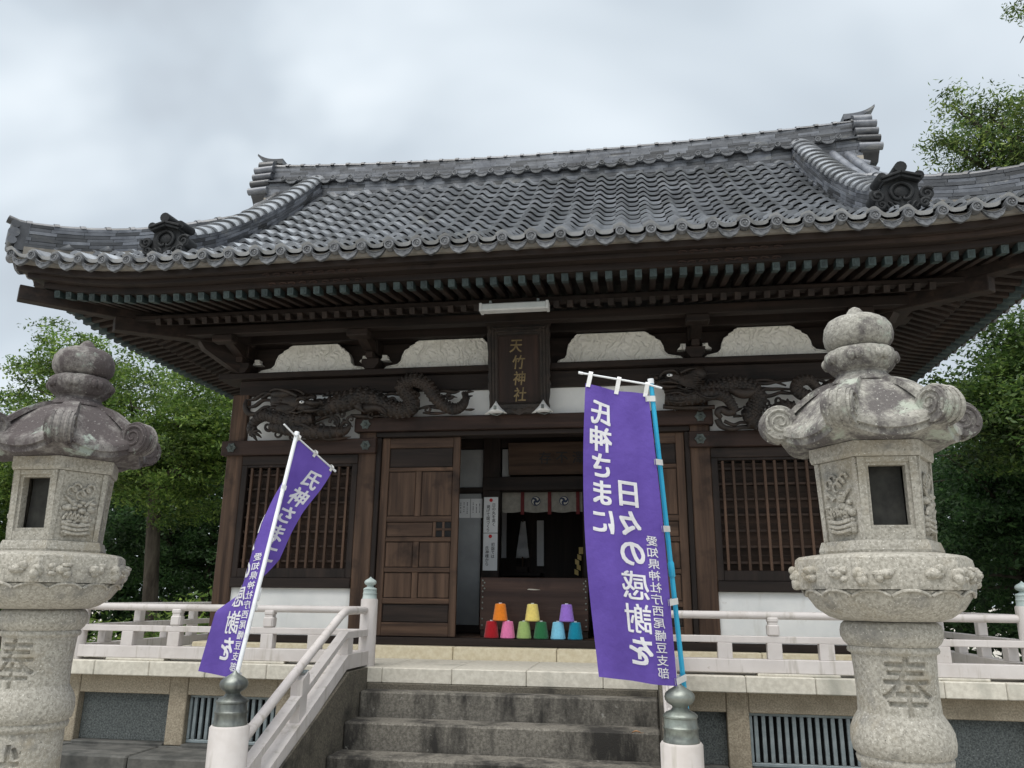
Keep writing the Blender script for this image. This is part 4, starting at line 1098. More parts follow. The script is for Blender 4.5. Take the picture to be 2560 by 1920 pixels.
# ------------------------------------------------------------------ stone lantern
def lantern():
    Lx, Ly = 1.99, -3.25
    t = thing('stone_lantern', (Lx, Ly, GZ), 'tall weathered stone lantern standing right of the steps, its square window facing front', 'lantern', 'stone lanterns flanking the steps')
    c = (Lx, Ly, 0)
    def at(r_, a, z): return Vector((Lx + r_ * math.cos(a), Ly + r_ * math.sin(a), z))
    hexm = lambda a: .866 / math.cos((a % (math.pi / 3)) - math.pi / 6)
    # base
    mb = MB()
    mb.lathe([(.40, GZ - .05), (.40, GZ + .12), (.36, GZ + .14)], 6, c); mb.obj('plinth', M['lant'], t)
    mb = MB(); mb.lathe([(.34, GZ + .141), (.345, GZ + .18), (.30, GZ + .26), (.22, GZ + .31), (.19, GZ + .32), (.185, GZ + .35)], 48, c, mod=lambda a, z: 1 + .03 * abs(math.cos(6 * a))); mb.obj('base', M['lant'], t, smooth=40)
    # shaft with engraved characters
    prof = [(.178, GZ + .352), (.172, -.40), (.168, -.20), (.166, -.125), (.178, -.118), (.182, -.098), (.176, -.088), (.190, -.075), (.197, -.035), (.194, .005), (.182, .035), (.172, .052), (.166, .062), (.1585, .075),
            (.156, .15), (.158, .22), (.163, .300), (.175, .306), (.178, .316), (.174, .328), (.170, .330), (.186, .345), (.198, .368), (.199, .392), (.193, .415), (.180, .428)]
    def stamp(ch, h, n=150):
        """soft-edged raster of a character, n cells tall"""
        V, F_ = glyph(ch, 0.); V = V / (V[:, 1].max() - V[:, 1].min()); g = np.zeros((n, n))
        xs, ys = np.meshgrid((np.arange(n) + .5) / n - .5, (np.arange(n) + .5) / n - .5)
        for f in F_:
            A, B, C_ = V[f[0]], V[f[1]], V[f[2]]; d = (B[1] - C_[1]) * (A[0] - C_[0]) + (C_[0] - B[0]) * (A[1] - C_[1])
            if abs(d) < 1e-12: continue
            l1 = ((B[1] - C_[1]) * (xs - C_[0]) + (C_[0] - B[0]) * (ys - C_[1])) / d; l2 = ((C_[1] - A[1]) * (xs - C_[0]) + (A[0] - C_[0]) * (ys - C_[1])) / d
            g[(l1 >= -1e-6) & (l2 >= -1e-6) & (l1 + l2 <= 1 + 1e-6)] = 1
        for _ in range(5): g = (g + np.roll(g, 1, 0) + np.roll(g, -1, 0) + np.roll(g, 1, 1) + np.roll(g, -1, 1)) / 5
        return g
    ang = sorted(set(np.round(np.concatenate([np.linspace(-90 - 52, -90 + 52, 190), np.linspace(-38, 218, 48)[1:-1]]), 4)))
    zz = np.array(sorted(set([z for _, z in prof] + list(np.linspace(.062, .30, 130)) + list(np.linspace(-.44, -.15, 130)))))
    pz = np.array([z for _, z in prof]); prr = np.array([r_ for r_, _ in prof])
    GL = [(stamp('奉', .225), .182, .225), (stamp('献', .25), -.295, .25)]
    V = []; na = len(ang)
    for z in zz:
        r_ = float(np.interp(z, pz, prr))
        for a_ in ang:
            dd = 0.
            for g_, zc, h in GL:
                if abs(z - zc) < h / 2 and abs(a_ + 90) < 50:
                    j = (z - zc) / h + .5; i = (R(a_ + 90) * r_) / (h * .88) + .5
                    if 0 <= i < 1 and 0 <= j < 1: dd = .018 * min(1, 1.5 * g_[int(j * 150), int(i * 150)])
            V.append(((r_ - dd) * math.cos(R(a_)) + Lx, (r_ - dd) * math.sin(R(a_)) + Ly, z))
    F_ = [(i * na + j, i * na + (j + 1) % na, (i + 1) * na + (j + 1) % na, (i + 1) * na + j) for i in range(len(zz) - 1) for j in range(na)]
    F_.append(tuple((len(zz) - 1) * na + j for j in range(na)))
    MB().add(V, F_).obj('shaft', M['lant'], t, smooth=60)
    # lotus bowl and hexagonal platform
    mb = MB(); nP = 14
    pr = [(.19, .431), (.235, .445), (.285, .480), (.315, .525), (.322, .552)]
    mb.lathe(pr, 112, c, mod=lambda a, z: 1 + .035 * (abs(math.cos(nP * a / 2)) ** .7 - .6) * min(1, (z - .43) / .06))
    for i in range(nP):   # petal rims
        a0 = 2 * math.pi * i / nP; w = math.pi / nP
        mb.tube([at(.327 + .006 * math.cos(s_ * 1.5), a0 + w + s_ * w * .95, .552 - .022 * (abs(s_) ** 2.5)) for s_ in np.linspace(-1, 1, 9)], .0065, 6)
    mb.obj('lotus_bowl', M['lant'], t, smooth=40)
    mb = MB(); hx = lambda a, z: (.62 * hexm(a) + .38 * .92)
    mb.lathe([(.30, .553), (.372, .556), (.378, .575), (.376, .66), (.372, .680), (.355, .692), (.30, .700), (.27, .704)], 72, c, mod=hx)
    pf = mb.obj('platform', M['lant'], t, smooth=30)
    g = random.Random(3)
    for f in range(6):
        for s_ in (-.5, .5):
            mb = MB(); a = f * math.pi / 3 + math.pi / 6 + s_ * .52; r_ = .375 * hx(a, 0); mb.ball(at(r_, a, .615), (.03, .03, .02), 8, 5)
            for q in range(6):
                p = at(r_ + .002, a + g.uniform(-.10, .10), .615 + g.uniform(-.022, .022)); mb.ball(p, (g.uniform(.018, .03), g.uniform(.018, .03), g.uniform(.012, .02)), 8, 5)
            mb.obj('flower_relief', M['lant'], pf, smooth=50)
    for f in range(6):
        a = f * math.pi / 3; mb = MB(); mb.ball(at(.355, a, .61), .03, 8, 5)
        for q in range(5): mb.ball(at(.355 + g.uniform(0, .02), a + g.uniform(-.04, .04), .60 + g.uniform(-.03, .04)), g.uniform(.014, .026), 8, 5)
        mb.obj('corner_relief', M['lant'], pf, smooth=50)
    # light chamber
    Rb, Rt, z0, z1 = .228, .250, .735, 1.135
    def rr(z): return Rb + (Rt - Rb) * (z - z0) / (z1 - z0)
    mb = MB()
    mb.lathe([(.255, .705), (.258, .715), (.252, .735), (.244, .755), (.20, .756)], 6, c); ch_ = mb.obj('light_chamber', M['lant'], t)
    MB().lathe([(.21, 1.098), (.256, 1.10), (.262, 1.115), (.262, 1.165), (.22, 1.17)], 6, c).obj('chamber_cornice', M['lant'], ch_)
    MB().lathe([(.15, .757), (.15, 1.097)], 6, c).obj('shade_core', M['cavity'], ch_)  # added solid core, coloured dark as the shade behind the windows
    fr = MB()
    for f in range(6):
        am = f * math.pi / 3 + math.pi / 6; nrm = Vector((math.cos(am), math.sin(am), 0)); tan = Vector((-math.sin(am), math.cos(am), 0))
        def P(u, z, d): return c_ + nrm * (rr(z) * .866 + d) + tan * u + Vector((0, 0, z))
        c_ = Vector((Lx, Ly, 0))
        def slab(mb_, u0, u1, za, zb, d0, d1):
            V = [P(u, z, d) for z in (za, zb) for u in (u0, u1) for d in (d0, d1)]
            mb_.add(V, [(0, 1, 3, 2), (4, 6, 7, 5), (0, 4, 5, 1), (2, 3, 7, 6), (0, 2, 6, 4), (1, 5, 7, 3)])
        hw = .118
        if f in (4, 0, 2):      # faces at -90, 30, 150 degrees: open windows
            slab(fr, -hw, -.088, .7565, 1.0975, -.035, .0); slab(fr, .088, hw, .7565, 1.0975, -.035, .0)
            slab(fr, -.088, .088, 1.075, 1.0975, -.035, -.002); slab(fr, -.088, .088, .7565, .80, -.035, -.002)
            for (u0, u1, za, zb) in ((-.088, -.073, .80, 1.075), (.073, .088, .80, 1.075), (-.073, .073, 1.063, 1.075), (-.073, .073, .80, .815)): slab(fr, u0, u1, za, zb, -.05, -.012)
        else:
            slab(fr, -hw, hw, .7565, 1.0975, -.045, -.008); slab(fr, -hw, -.095, .757, 1.097, -.03, .002); slab(fr, .095, hw, .757, 1.097, -.03, .002)
            # lion below clouds in relief
            rel = MB()
            for q in range(34):
                u = g.uniform(-.07, .07); z = .79 + g.random() ** 1.0 * .17; k_ = 1 - abs(u) / .12
                p = P(u, z, -.004); rel.ball(p, (g.uniform(.012, .024),) * 2 + (g.uniform(.009, .018),), 8, 5)
            for q in range(7): u = -.055 + q * .018; rel.tube([P(u - .012, .86, .004), P(u, .885 + .01 * math.sin(q), .012), P(u + .012, .862, .004)], [.006, .009, .005], 6, smooth=2)
            for q in range(3): rel.tube([P(-.06, .80 + q * .02, .008), P(0, .79 + q * .02, .016), P(.06, .80 + q * .02, .008)], .009, 6, smooth=3)
            for q in range(5):
                u = -.045 + q * .022; z = 1.0 + .02 * math.sin(q * 2.1)
                rel.tube([P(u + .020 * math.cos(s_), z + .020 * math.sin(s_), .001) for s_ in np.linspace(0, 5, 10)], [.008 * (1 - .06 * i) for i in range(10)], 6)
            for s2 in (-1, 1): rel.tube([P(s2 * .025, .93, .002), P(s2 * .05, .955, .004), P(s2 * .075, .975, .0)], [.010, .008, .004], 6, smooth=2)
            rel.obj('lion_relief', M['lant'], ch_, smooth=50)
    fr.obj('window_frame', M['lant'], ch_)
    # cap with six curled corners
    mb = MB(); nphi = 96; rho = [.0, .22, .26, .33, .4, .48, .55, .63, .7, .76, .82, .87, .92, .96, 1.0]; V = []; F_ = []
    def cat(a): return (abs((a % (math.pi / 3)) - math.pi / 6) / (math.pi / 6)) ** 2.2
    def crn(a): x = (a + math.pi / 6) % (math.pi / 3) - math.pi / 6; return math.exp(-(x / .24) ** 2)
    def Rr(a): x = (a % (math.pi / 3)) - math.pi / 6; return .352 / math.cos(x)
    def top(p, a): return float(np.interp(p, [0, .26, .4, .55, .7, .82, .92, 1.0], [1.466, 1.466, 1.454, 1.420, 1.362, 1.303, 1.257, 1.230])) + .062 * cat(a) * p ** 4
    for p in rho:
        for j in range(nphi): a = 2 * math.pi * j / nphi; V.append(at(Rr(a) * p, a, top(p, a)))
    for (p, dz) in ((1.012, -.012), (1.012, -.036), (.975, -.040), (.968, -.066), (.86, -.078)):
        for j in range(nphi): a = 2 * math.pi * j / nphi; V.append(at(Rr(a) * p, a, top(1., a) + dz))
    for j in range(nphi): a = 2 * math.pi * j / nphi; V.append(at(.262, a, 1.168))
    nr = len(rho) + 6
    for i in range(nr - 1):
        for j in range(nphi): k = (j + 1) % nphi; F_.append((i * nphi + j, i * nphi + k, (i + 1) * nphi + k, (i + 1) * nphi + j))
    F_.append(tuple((nr - 1) * nphi + j for j in range(nphi)))
    mb.add(V, F_); cap = mb.obj('cap_stone', M['lant2'], t, smooth=50)
    for f in range(6):      # ribs that end in fern-like scrolls
        a = f * math.pi / 3; er = Vector((math.cos(a), math.sin(a), 0)); et = Vector((-math.sin(a), math.cos(a), 0)); path = []; nr_ = []; th = []; wd = []
        for p in np.linspace(.28, .80, 8):
            r_ = Rr(a) * p; path.append(at(r_, a, top(p, a) - .016)); sl = Vector(er * .35 + Vector((0, 0, 1))).normalized(); nr_.append(sl); th.append(.026); wd.append(.05 + .07 * p)
        mb = MB(); mb.strip(path, nr_, et, wd, th)
        # volute: solid curl closing the corner, spiral groove on both cheeks
        cc_ = Vector((Lx, Ly, 0)) + er * .384 + Vector((0, 0, 1.288)); r0 = .074; hw = .056; n = 30; V = []; F_ = []
        for s2, k_ in ((-1, .80), (-1, .97), (-.62, 1.0), (.62, 1.0), (1, .97), (1, .80)):
            for i in range(n):
                q = 2 * math.pi * i / n; d_ = er * math.cos(q) + Vector((0, 0, 1)) * math.sin(q); rr_ = r0 * k_ * (1 + .10 * max(0, math.cos(q + 1.1)))
                V.append(cc_ + et * hw * s2 + d_ * rr_)
        for q in range(5):
            for i in range(n): k = (i + 1) % n; F_.append((q * n + i, q * n + k, q * n + n + k, q * n + n + i))
        F_ += [tuple(range(n))[::-1], tuple(5 * n + i for i in range(n))]
        mb.add(V, F_)
        for s2 in (-1, 1):
            pts = []; rd = []
            for i in range(40):
                q = -.6 + i * .33; rr_ = r0 * (.86 - .74 * i / 39); pts.append(cc_ + et * s2 * (hw + .0) + (er * math.cos(q) + Vector((0, 0, 1)) * math.sin(q)) * rr_); rd.append(.0085 * (1 - .4 * i / 39))
            mb.tube(pts, rd, 6)
        for w_ in (-.6, 0, .6): mb.tube([cc_ + et * hw * w_ + (er * math.cos(q) + Vector((0, 0, 1)) * math.sin(q)) * r0 * (.985 + .10 * max(0, math.cos(q + 1.1))) for q in np.linspace(-1.6, 2.6, 16)], .010, 6)
        mb.obj('corner_scroll', M['lant2'], cap, smooth=50)
    # finial: ring, lotus, jewel
    mb = MB(); mb.lathe([(.132, 1.450), (.143, 1.460), (.140, 1.472), (.120, 1.490), (.108, 1.507), (.114, 1.517)], 48, c); mb.obj('neck_ring', M['lant2'], t, smooth=40)
    mb = MB(); mb.lathe([(.112, 1.516), (.130, 1.530), (.148, 1.555), (.153, 1.585), (.148, 1.610), (.135, 1.622), (.10, 1.626)], 96, c, mod=lambda a, z: 1 + .05 * (abs(math.cos(4 * a)) ** .6 - .6))
    for i in range(8):
        for s2 in (-1, 1): mb.ball(at(.148, i * math.pi / 4 + s2 * .10 + .39, 1.575), (.02, .02, .026), 8, 6)
    mb.obj('lotus_seat', M['lant2'], t, smooth=40)
    mb = MB(); mb.lathe([(.10, 1.627), (.128, 1.640), (.146, 1.668), (.151, 1.700), (.146, 1.735), (.128, 1.765), (.098, 1.783), (.060, 1.790), (.045, 1.795), (.036, 1.815), (.024, 1.832), (.008, 1.842)], 48, c,
                        mod=lambda a, z: 1 + .07 * (abs(math.cos(2.5 * a + .4)) ** .7 - .6) * (z < 1.79)); mb.obj('jewel', M['lant2'], t, smooth=45)
    t2 = copy_tree(t); t2.location = (-1.99, -3.25, GZ)
    def dark(o):
        for ch in o.children: dark(ch)
        if o.type == 'MESH' and o.data.materials[0] == M['lant2']: o.material_slots[0].link = 'OBJECT'; o.material_slots[0].material = M['lant3']
    dark(t2)
    tag(t2, 'stone lantern with darker cap left of the steps, cut by the left picture edge', 'lantern', 'stone lanterns flanking the steps')
lantern()

# ------------------------------------------------------------------ banners
COLS = [('氏神さまに', .755, .005, [.100, .197, .292, .388, .488], .138), ('日々の感謝を', .415, 0, [.380, .482, .585, .690, .797, .90], .146), ('愛知県神社庁西尾幡豆支部', .165, 0, [.535 + .0388 * i for i in range(12)], .052)]
def banner(name, label, fn, width, height, pole, bar, mpole, tabs, joint, foot):
    """fn(u,v)->point on the cloth, u from pole 0..1, v from top 0..1"""
    t = thing(name, foot, label, 'banner', 'purple shrine banners')
    nu, nv = 20, 70; V = [fn(i / nu, j / nv) for j in range(nv + 1) for i in range(nu + 1)]; k = nu + 1
    mb = MB().add(V, [(j * k + i, j * k + i + 1, (j + 1) * k + i + 1, (j + 1) * k + i) for j in range(nv) for i in range(nu)])
    cl = mb.obj('cloth', M['purple'], t, smooth=80, fix=False)
    def nor(u, v):
        e = .01; a = fn(min(1, u + e), v) - fn(max(0, u - e), v); b = fn(u, min(1, v + e)) - fn(u, max(0, v - e)); return a.cross(b).normalized()
    for s_ in (-1, 1):
        mb = MB()
        for txt, uc, du, vs, size in COLS:
            for i, ch in enumerate(txt):
                def place(x, y, l_): u = uc + x / width; v = vs[i] - y / height; u = min(max(u, .0), 1.); v = min(max(v, 0), 1); return fn(u, v) + nor(u, v) * (.0022 + l_) * s_
                write(mb, ch, place, size, .84 if size > .1 else 1., (.011 if ch in '感謝' else .026) if size > .1 else .009)
        mb.obj('lettering', M['letter'], cl, fix=False)
    MB().tube(pole, .0125, 14).obj('pole', mpole, t, smooth=50)
    p0, p1 = Vector(pole[0]), Vector(pole[-1]); d = (p1 - p0).normalized()
    MB().tube([p1 - d * .005, p1 + d * .022], .016, 12).obj('pole_cap', M['whitepole'], t, smooth=40)
    if joint: q = p0.lerp(p1, joint); MB().tube([q - d * .035, q - d * .03, q + d * .03, q + d * .04], [.0125, .0165, .0165, .013], 14).obj('pole_sleeve', mpole, t, smooth=40)
    MB().tube(bar, .0055, 10).obj('crossbar', M['whitepole'], t, smooth=50)
    b0, b1 = Vector(bar[0]), Vector(bar[-1]); db = (b1 - b0).normalized()
    MB().tube([b1 - db * .02, b1 + db * .004], .0075, 10).obj('crossbar_tip', M['whitepole'], t, smooth=40)
    def tab(q, fnp, axis, w):
        """loop of tape from cloth point q round pole point fnp"""
        q = Vector(q); p = Vector(fnp); a = Vector(axis).normalized(); o_ = (p - q); n_ = o_.cross(a).normalized()
        mb = MB(); out = (p - q).normalized()
        ring = [q - out * .02 + n_ * .004, q + n_ * .006, p + n_ * .0165, p + out * .0165 + n_ * .006, p + out * .0165 - n_ * .006, p - n_ * .0165, q - n_ * .006, q - out * .02 - n_ * .004]
        Vv = [x - a * w / 2 for x in ring] + [x + a * w / 2 for x in ring]; m_ = len(ring)
        mb.add(Vv, [(i, i + 1, m_ + i + 1, m_ + i) for i in range(m_ - 1)]); mb.obj('tape_loop', M['tape'], t, fix=False)
    for v in tabs:
        q = fn(.0, v); s_ = (q - p0).dot(d); tab(q, p0 + d * s_, d, .03)
    for u in (.04, .5, .95):
        q = fn(u, 0); s_ = (q - b0).dot(db); tab(q + (q - (b0 + db * s_)) * .0, b0 + db * s_, db, .022)
    return t
def right_fn():
    TL, TR, BL, BR = Vector((.705, -2.94, 1.600)), Vector((1.028, -2.92, 1.540)), Vector((.748, -2.98, .150)), Vector((1.112, -2.93, .118))
    def fn(u, v):
        L_ = TR.lerp(BR, v); Rr = TL.lerp(BL, v); p = L_.lerp(Rr, u)
        p = p + Vector((.022 * math.sin(v * math.pi) * (1 - u) * .4 - .035 * u * math.sin(v * math.pi), 0, -.012 * math.sin(u * math.pi) * (1 - v)))
        wav = .024 * math.sin(u * 5 + v * 3.5) * (.15 + v) + .013 * math.sin(v * 11 + u * 4) * v + .011 * math.sin(u * 12 - v * 5) * (.2 + .8 * v)
        # gathers hanging from the loops
        wav += .008 * math.cos(u * 4 * math.pi) * math.exp(-v * 9)
        return p + Vector((0, wav - .02 * math.sin(v * math.pi), 0))
    return fn
banner('festival_banner', 'purple banner on a bright blue pole hanging in front of the open doorway', right_fn(), .35, 1.45,
       [(1.178, -2.80, -.30), (1.151, -2.815, .073), (1.045, -2.90, 1.60)], [(1.10, -2.90, 1.570), (1.03, -2.915, 1.589), (.672, -2.925, 1.662)], M['cyan'], (.02, .255, .49, .735, .985), .50, (1.178, -2.80, -.30))
def left_fn():
    p0, p1 = Vector((-1.152, -2.81, .08)), Vector((-1.174, -2.31, 1.475))
    view = Vector((-2.1, 4.45, 0)).normalized(); right = Vector((view.y, -view.x, 0))
    vs = [0, .12, .25, .38, .5, .62, .75, 1.0]
    near = [48, 5, -35, -60, -66, -58, -48, -38]; far = [48, 62, 66, 66, 58, 20, -34, -40]
    def fn(u, v):
        base = p1.lerp(p0, v); n = 8; p = base.copy(); W = .345
        a0 = np.interp(v, vs, near); a1 = np.interp(v, vs, far)
        for i in range(n):
            t = (i + .5) / n * u; s_ = min(1, max(0, (t - .12) / .5)); s_ = s_ * s_ * (3 - 2 * s_)
            an = R(a0 + (a1 - a0) * s_)
            p += (view * math.cos(an) + right * math.sin(an)) * (W * u / n)
        p.z -= (.10 * u) * (1 - v) ** 1.2 * 1.6 - .02 * u * v
        p += view * .006 * math.sin(v * 17 + u * 5) * v
        return p
    return fn
lf = left_fn(); be = lf(1.0, 0); bs = lf(0, 0)
banner('festival_banner', 'twisted purple banner on a leaning white pole in front of the left lattice window', lf, .345, 1.5,
       [(-1.150, -2.93, -.26), (-1.152, -2.83, .08), (-1.174, -2.30, 1.491)], [bs + (bs - be) * .28 + Vector((0, -.012, .02)), bs + Vector((0, -.016, .012)), be + (be - bs) * .07 + Vector((0, 0, .008))], M['whitepole'], (.24, .47, .74, .985), .44, (-1.15, -2.93, -.26))

# ------------------------------------------------------------------ name plaque, its rests, the lamp
def plaque():
    t = thing('name_plaque', (-.065, -.15, 2.12), 'tall dark carved name board with gold characters hung above the doorway', 'plaque')
    tilt = Matrix.Translation((-.065, -.10, 2.11)) @ Matrix.Rotation(R(9), 4, 'X')
    w, h = .285, .82; mb = MB(); g = random.Random(5)
    out = []
    for s_ in (-1, 1):
        side = []
        for i in range(25):
            z = h * i / 24; side.append((s_ * (w - .012 * (z / h < .25) + .010 * math.sin(i * 1.9) * (i % 3 == 0) + g.uniform(-.004, .004)), z))
        out += side if s_ > 0 else side[::-1]
    mb.prism(out, 'y', -.02, .03)
    for s_ in (-1, 1):
        for a in (.205, .235, .262): mb.tube([(s_ * a, -.024, .05), (s_ * a, -.026, h / 2), (s_ * a, -.024, h - .03)], .011, 6)
    for a in (.03, .06): mb.tube([(-.25, -.024, h - a), (.25, -.024, h - a)], .011, 6)
    mb.obj('frame', M['carve'], t, smooth=40, mw=tilt)
    MB().bx(-.19, .19, -.022, .0, .10, h - .10, .004).obj('board', wood('plaque_board', (.012, .007, .0055), (.030, .016, .012), 'z'), t, fix=False, mw=tilt)
    mb = MB()
    for s_ in (-1, 1): mb.bx(s_ * .19 - .005, s_ * .19 + .005, -.034, -.01, .10, h - .10)
    mb.bx(-.184, .184, -.034, -.01, .095, .105); mb.bx(-.184, .184, -.034, -.01, h - .105, h - .095)
    mb.obj('inner_moulding', M['darkz'], t, fix=False, mw=tilt)
    mb = MB()
    mb.prism([(-.21, .085), (.21, .085), (.17, .03), (.11, .005), (.06, .012), (0, -.012), (-.06, .012), (-.11, .005), (-.17, .03)], 'y', -.045, -.024)
    for s_ in (-1, 1): mb.tube([(s_ * .13, -.048, .045), (s_ * .08, -.05, .06), (s_ * .04, -.05, .035), (s_ * .02, -.048, .05)], .006, 6, smooth=3)
    mb.obj('lower_apron', M['carve'], t, mw=tilt)
    mb = MB()
    for i, (ch, sx_) in enumerate((('天', -.02), ('竹', 0.), ('神', .005), ('社', .01))):
        zc = h - .20 - i * .148
        write(mb, ch, lambda x, y, l_: (sx_ + x, -.0255 - l_, zc + y), .135, .88, .014, .12)
    mb.obj('lettering', M['gold'], t, fix=False, mw=tilt)
    for nm, x, lab in (('plaque_rest', -.275, 'white triangular padded rest under the left corner of the gold-lettered board'), ('plaque_rest', .155, 'white triangular padded rest under the right corner of the gold-lettered board')):
        mb = MB(); y = -.16; z = 2.10; n = 8; L3 = [(-.105, 0.), (.105, .005), (.0, .125)]
        # cushion: pinched triangle, puffed in the middle
        V = []; ring = []
        for i in range(3):
            a, b = Vector((L3[i][0], L3[i][1])), Vector((L3[(i + 1) % 3][0], L3[(i + 1) % 3][1])); cen = Vector((0, .045))
            for j in range(n): s_ = j / n; q = a.lerp(b, s_); q = q.lerp(cen, .16 * math.sin(math.pi * s_)); ring.append(q)
        m_ = len(ring)
        for k_, dy in ((1., 0), (.75, -.022), (.4, -.036), (.0, -.04)):
            for q in ring: p = Vector((0, .045)).lerp(q, k_); V.append((x + p.x, y + dy, z + p.y))
        F_ = [(r_ * m_ + i, r_ * m_ + (i + 1) % m_, (r_ + 1) * m_ + (i + 1) % m_, (r_ + 1) * m_ + i) for r_ in range(3) for i in range(m_)]
        F_.append(tuple(range(m_)))
        mb.add(V, F_); o = mb.obj(nm, M['cotton'], smooth=60)
        o.data.materials[0] = M['tape']
        tag(o, lab, 'plaque rest', 'padded rests under the name board')
        mb = MB().bx(x - .012, x + .012, y - .052, y - .03, z + .035, z + .07, .003); mb.tube([(x - .06, y - .02, z + .005), (x + .02, y - .045, z - .022), (x + .075, y - .02, z + .01)], .004, 6)
        mb.obj('hook', M['bronze'], o)
plaque()
def lamp():
    t = thing('fluorescent_lamp', (0, -.90, 2.83), 'unlit white fluorescent tube fitting under the eaves above the name board', 'lamp')
    mb = MB(); mb.bx(-.285, .29, -.945, -.855, 2.80, 2.862, .006); mb.obj('housing', M['white'], t, fix=False)
    mb = MB(); mb.bx(-.262, .268, -.952, -.94, 2.808, 2.855, .003); mb.obj('diffuser', surf('lamp_diffuser', (.42, .45, .45), (.52, .55, .55), .4, 5, bump=0), t, fix=False)
    for x in (-.275, .28): MB().bx(x - .012, x + .012, -.955, -.85, 2.795, 2.866, .004).obj('end_cap', M['white'], t, fix=False)
    for x in (-.2, .2): MB().bx(x - .01, x + .01, -.91, -.89, 2.86, 2.90, .002).obj('hanger', M['steel'], t, fix=False)
lamp()

# ------------------------------------------------------------------ dragons
def dragon(label, kx, kz, body, strands, heads, scale, flip=0):
    """carved dragon panel. body: list of (pts,(r..)) ; coordinates measured on the carving, kx,kz map them to metres"""
    def W(p): a, b = p[0], p[1]; d = p[2] if len(p) > 2 else 0; return Vector((kx[0] + kx[1] * a + kx[2] * b + kx[3] * a * b, -.075 - d, kz[0] + kz[1] * a + kz[2] * b + kz[3] * a * b))
    q0 = W(heads[0][0]); t = thing('dragon_carving', (q0.x, -.05, 1.95), label, 'carving', 'carved dragons over the doors')
    k = scale
    for nm, pts, r_ in body:
        mb = MB(); rr = [x * k for x in r_]; P_ = [W(p) for p in pts]
        mb.tube(P_, rr, 14, smooth=6)
        cp, cr_ = catmull(P_, rr, 6)
        # dorsal fin along the back and belly bands
        for i in range(2, len(cp) - 2, 2):
            tn = (cp[i + 1] - cp[i - 1]).normalized(); up = Vector((-tn.z, 0, tn.x)); up = up if up.z > 0 else -up
            if nm == 'body':
                mb.ball(cp[i] + up * cr_[i] * .98 + Vector((0, -.2 * cr_[i], 0)), (.012, .010, .017), 6, 4)
            n_ = 7
            if nm in ('body', 'tail_coil', 'lower_coil', 'foreleg'):
                for s_ in range(n_):
                    an = R(-70 + 140 * (s_ + .5 * (i % 4 == 0)) / n_); d_ = up * math.sin(an) + Vector((0, -1, 0)) * math.cos(an)
                    mb.ball(cp[i] + d_ * cr_[i] * .97, (cr_[i] * .22, cr_[i] * .12, cr_[i] * .22), 6, 4)
        mb.obj(nm, M['carve'], t, smooth=60)
    for pts, r_ in strands:
        mb = MB(); r_ = r_ if isinstance(r_, (list, tuple)) else [r_ * (.6 if i in (0,) else (.25 if i == len(pts) - 1 else 1)) for i in range(len(pts))]
        mb.tube([W(p) for p in pts], [x * k for x in r_], 8, smooth=4, sq=.8); mb.obj('carved_ribbon', M['carve'], t, smooth=60)
    h = MB(); eyes = MB()
    for c, r_ in heads: cc = W(c); h.ball(cc, (r_[0] * k, r_[2] * k if len(r_) > 2 else r_[1] * k, r_[1] * k), 14, 9)
    ho = h.obj('head', M['carve'], t, smooth=60)
    return t, W, ho
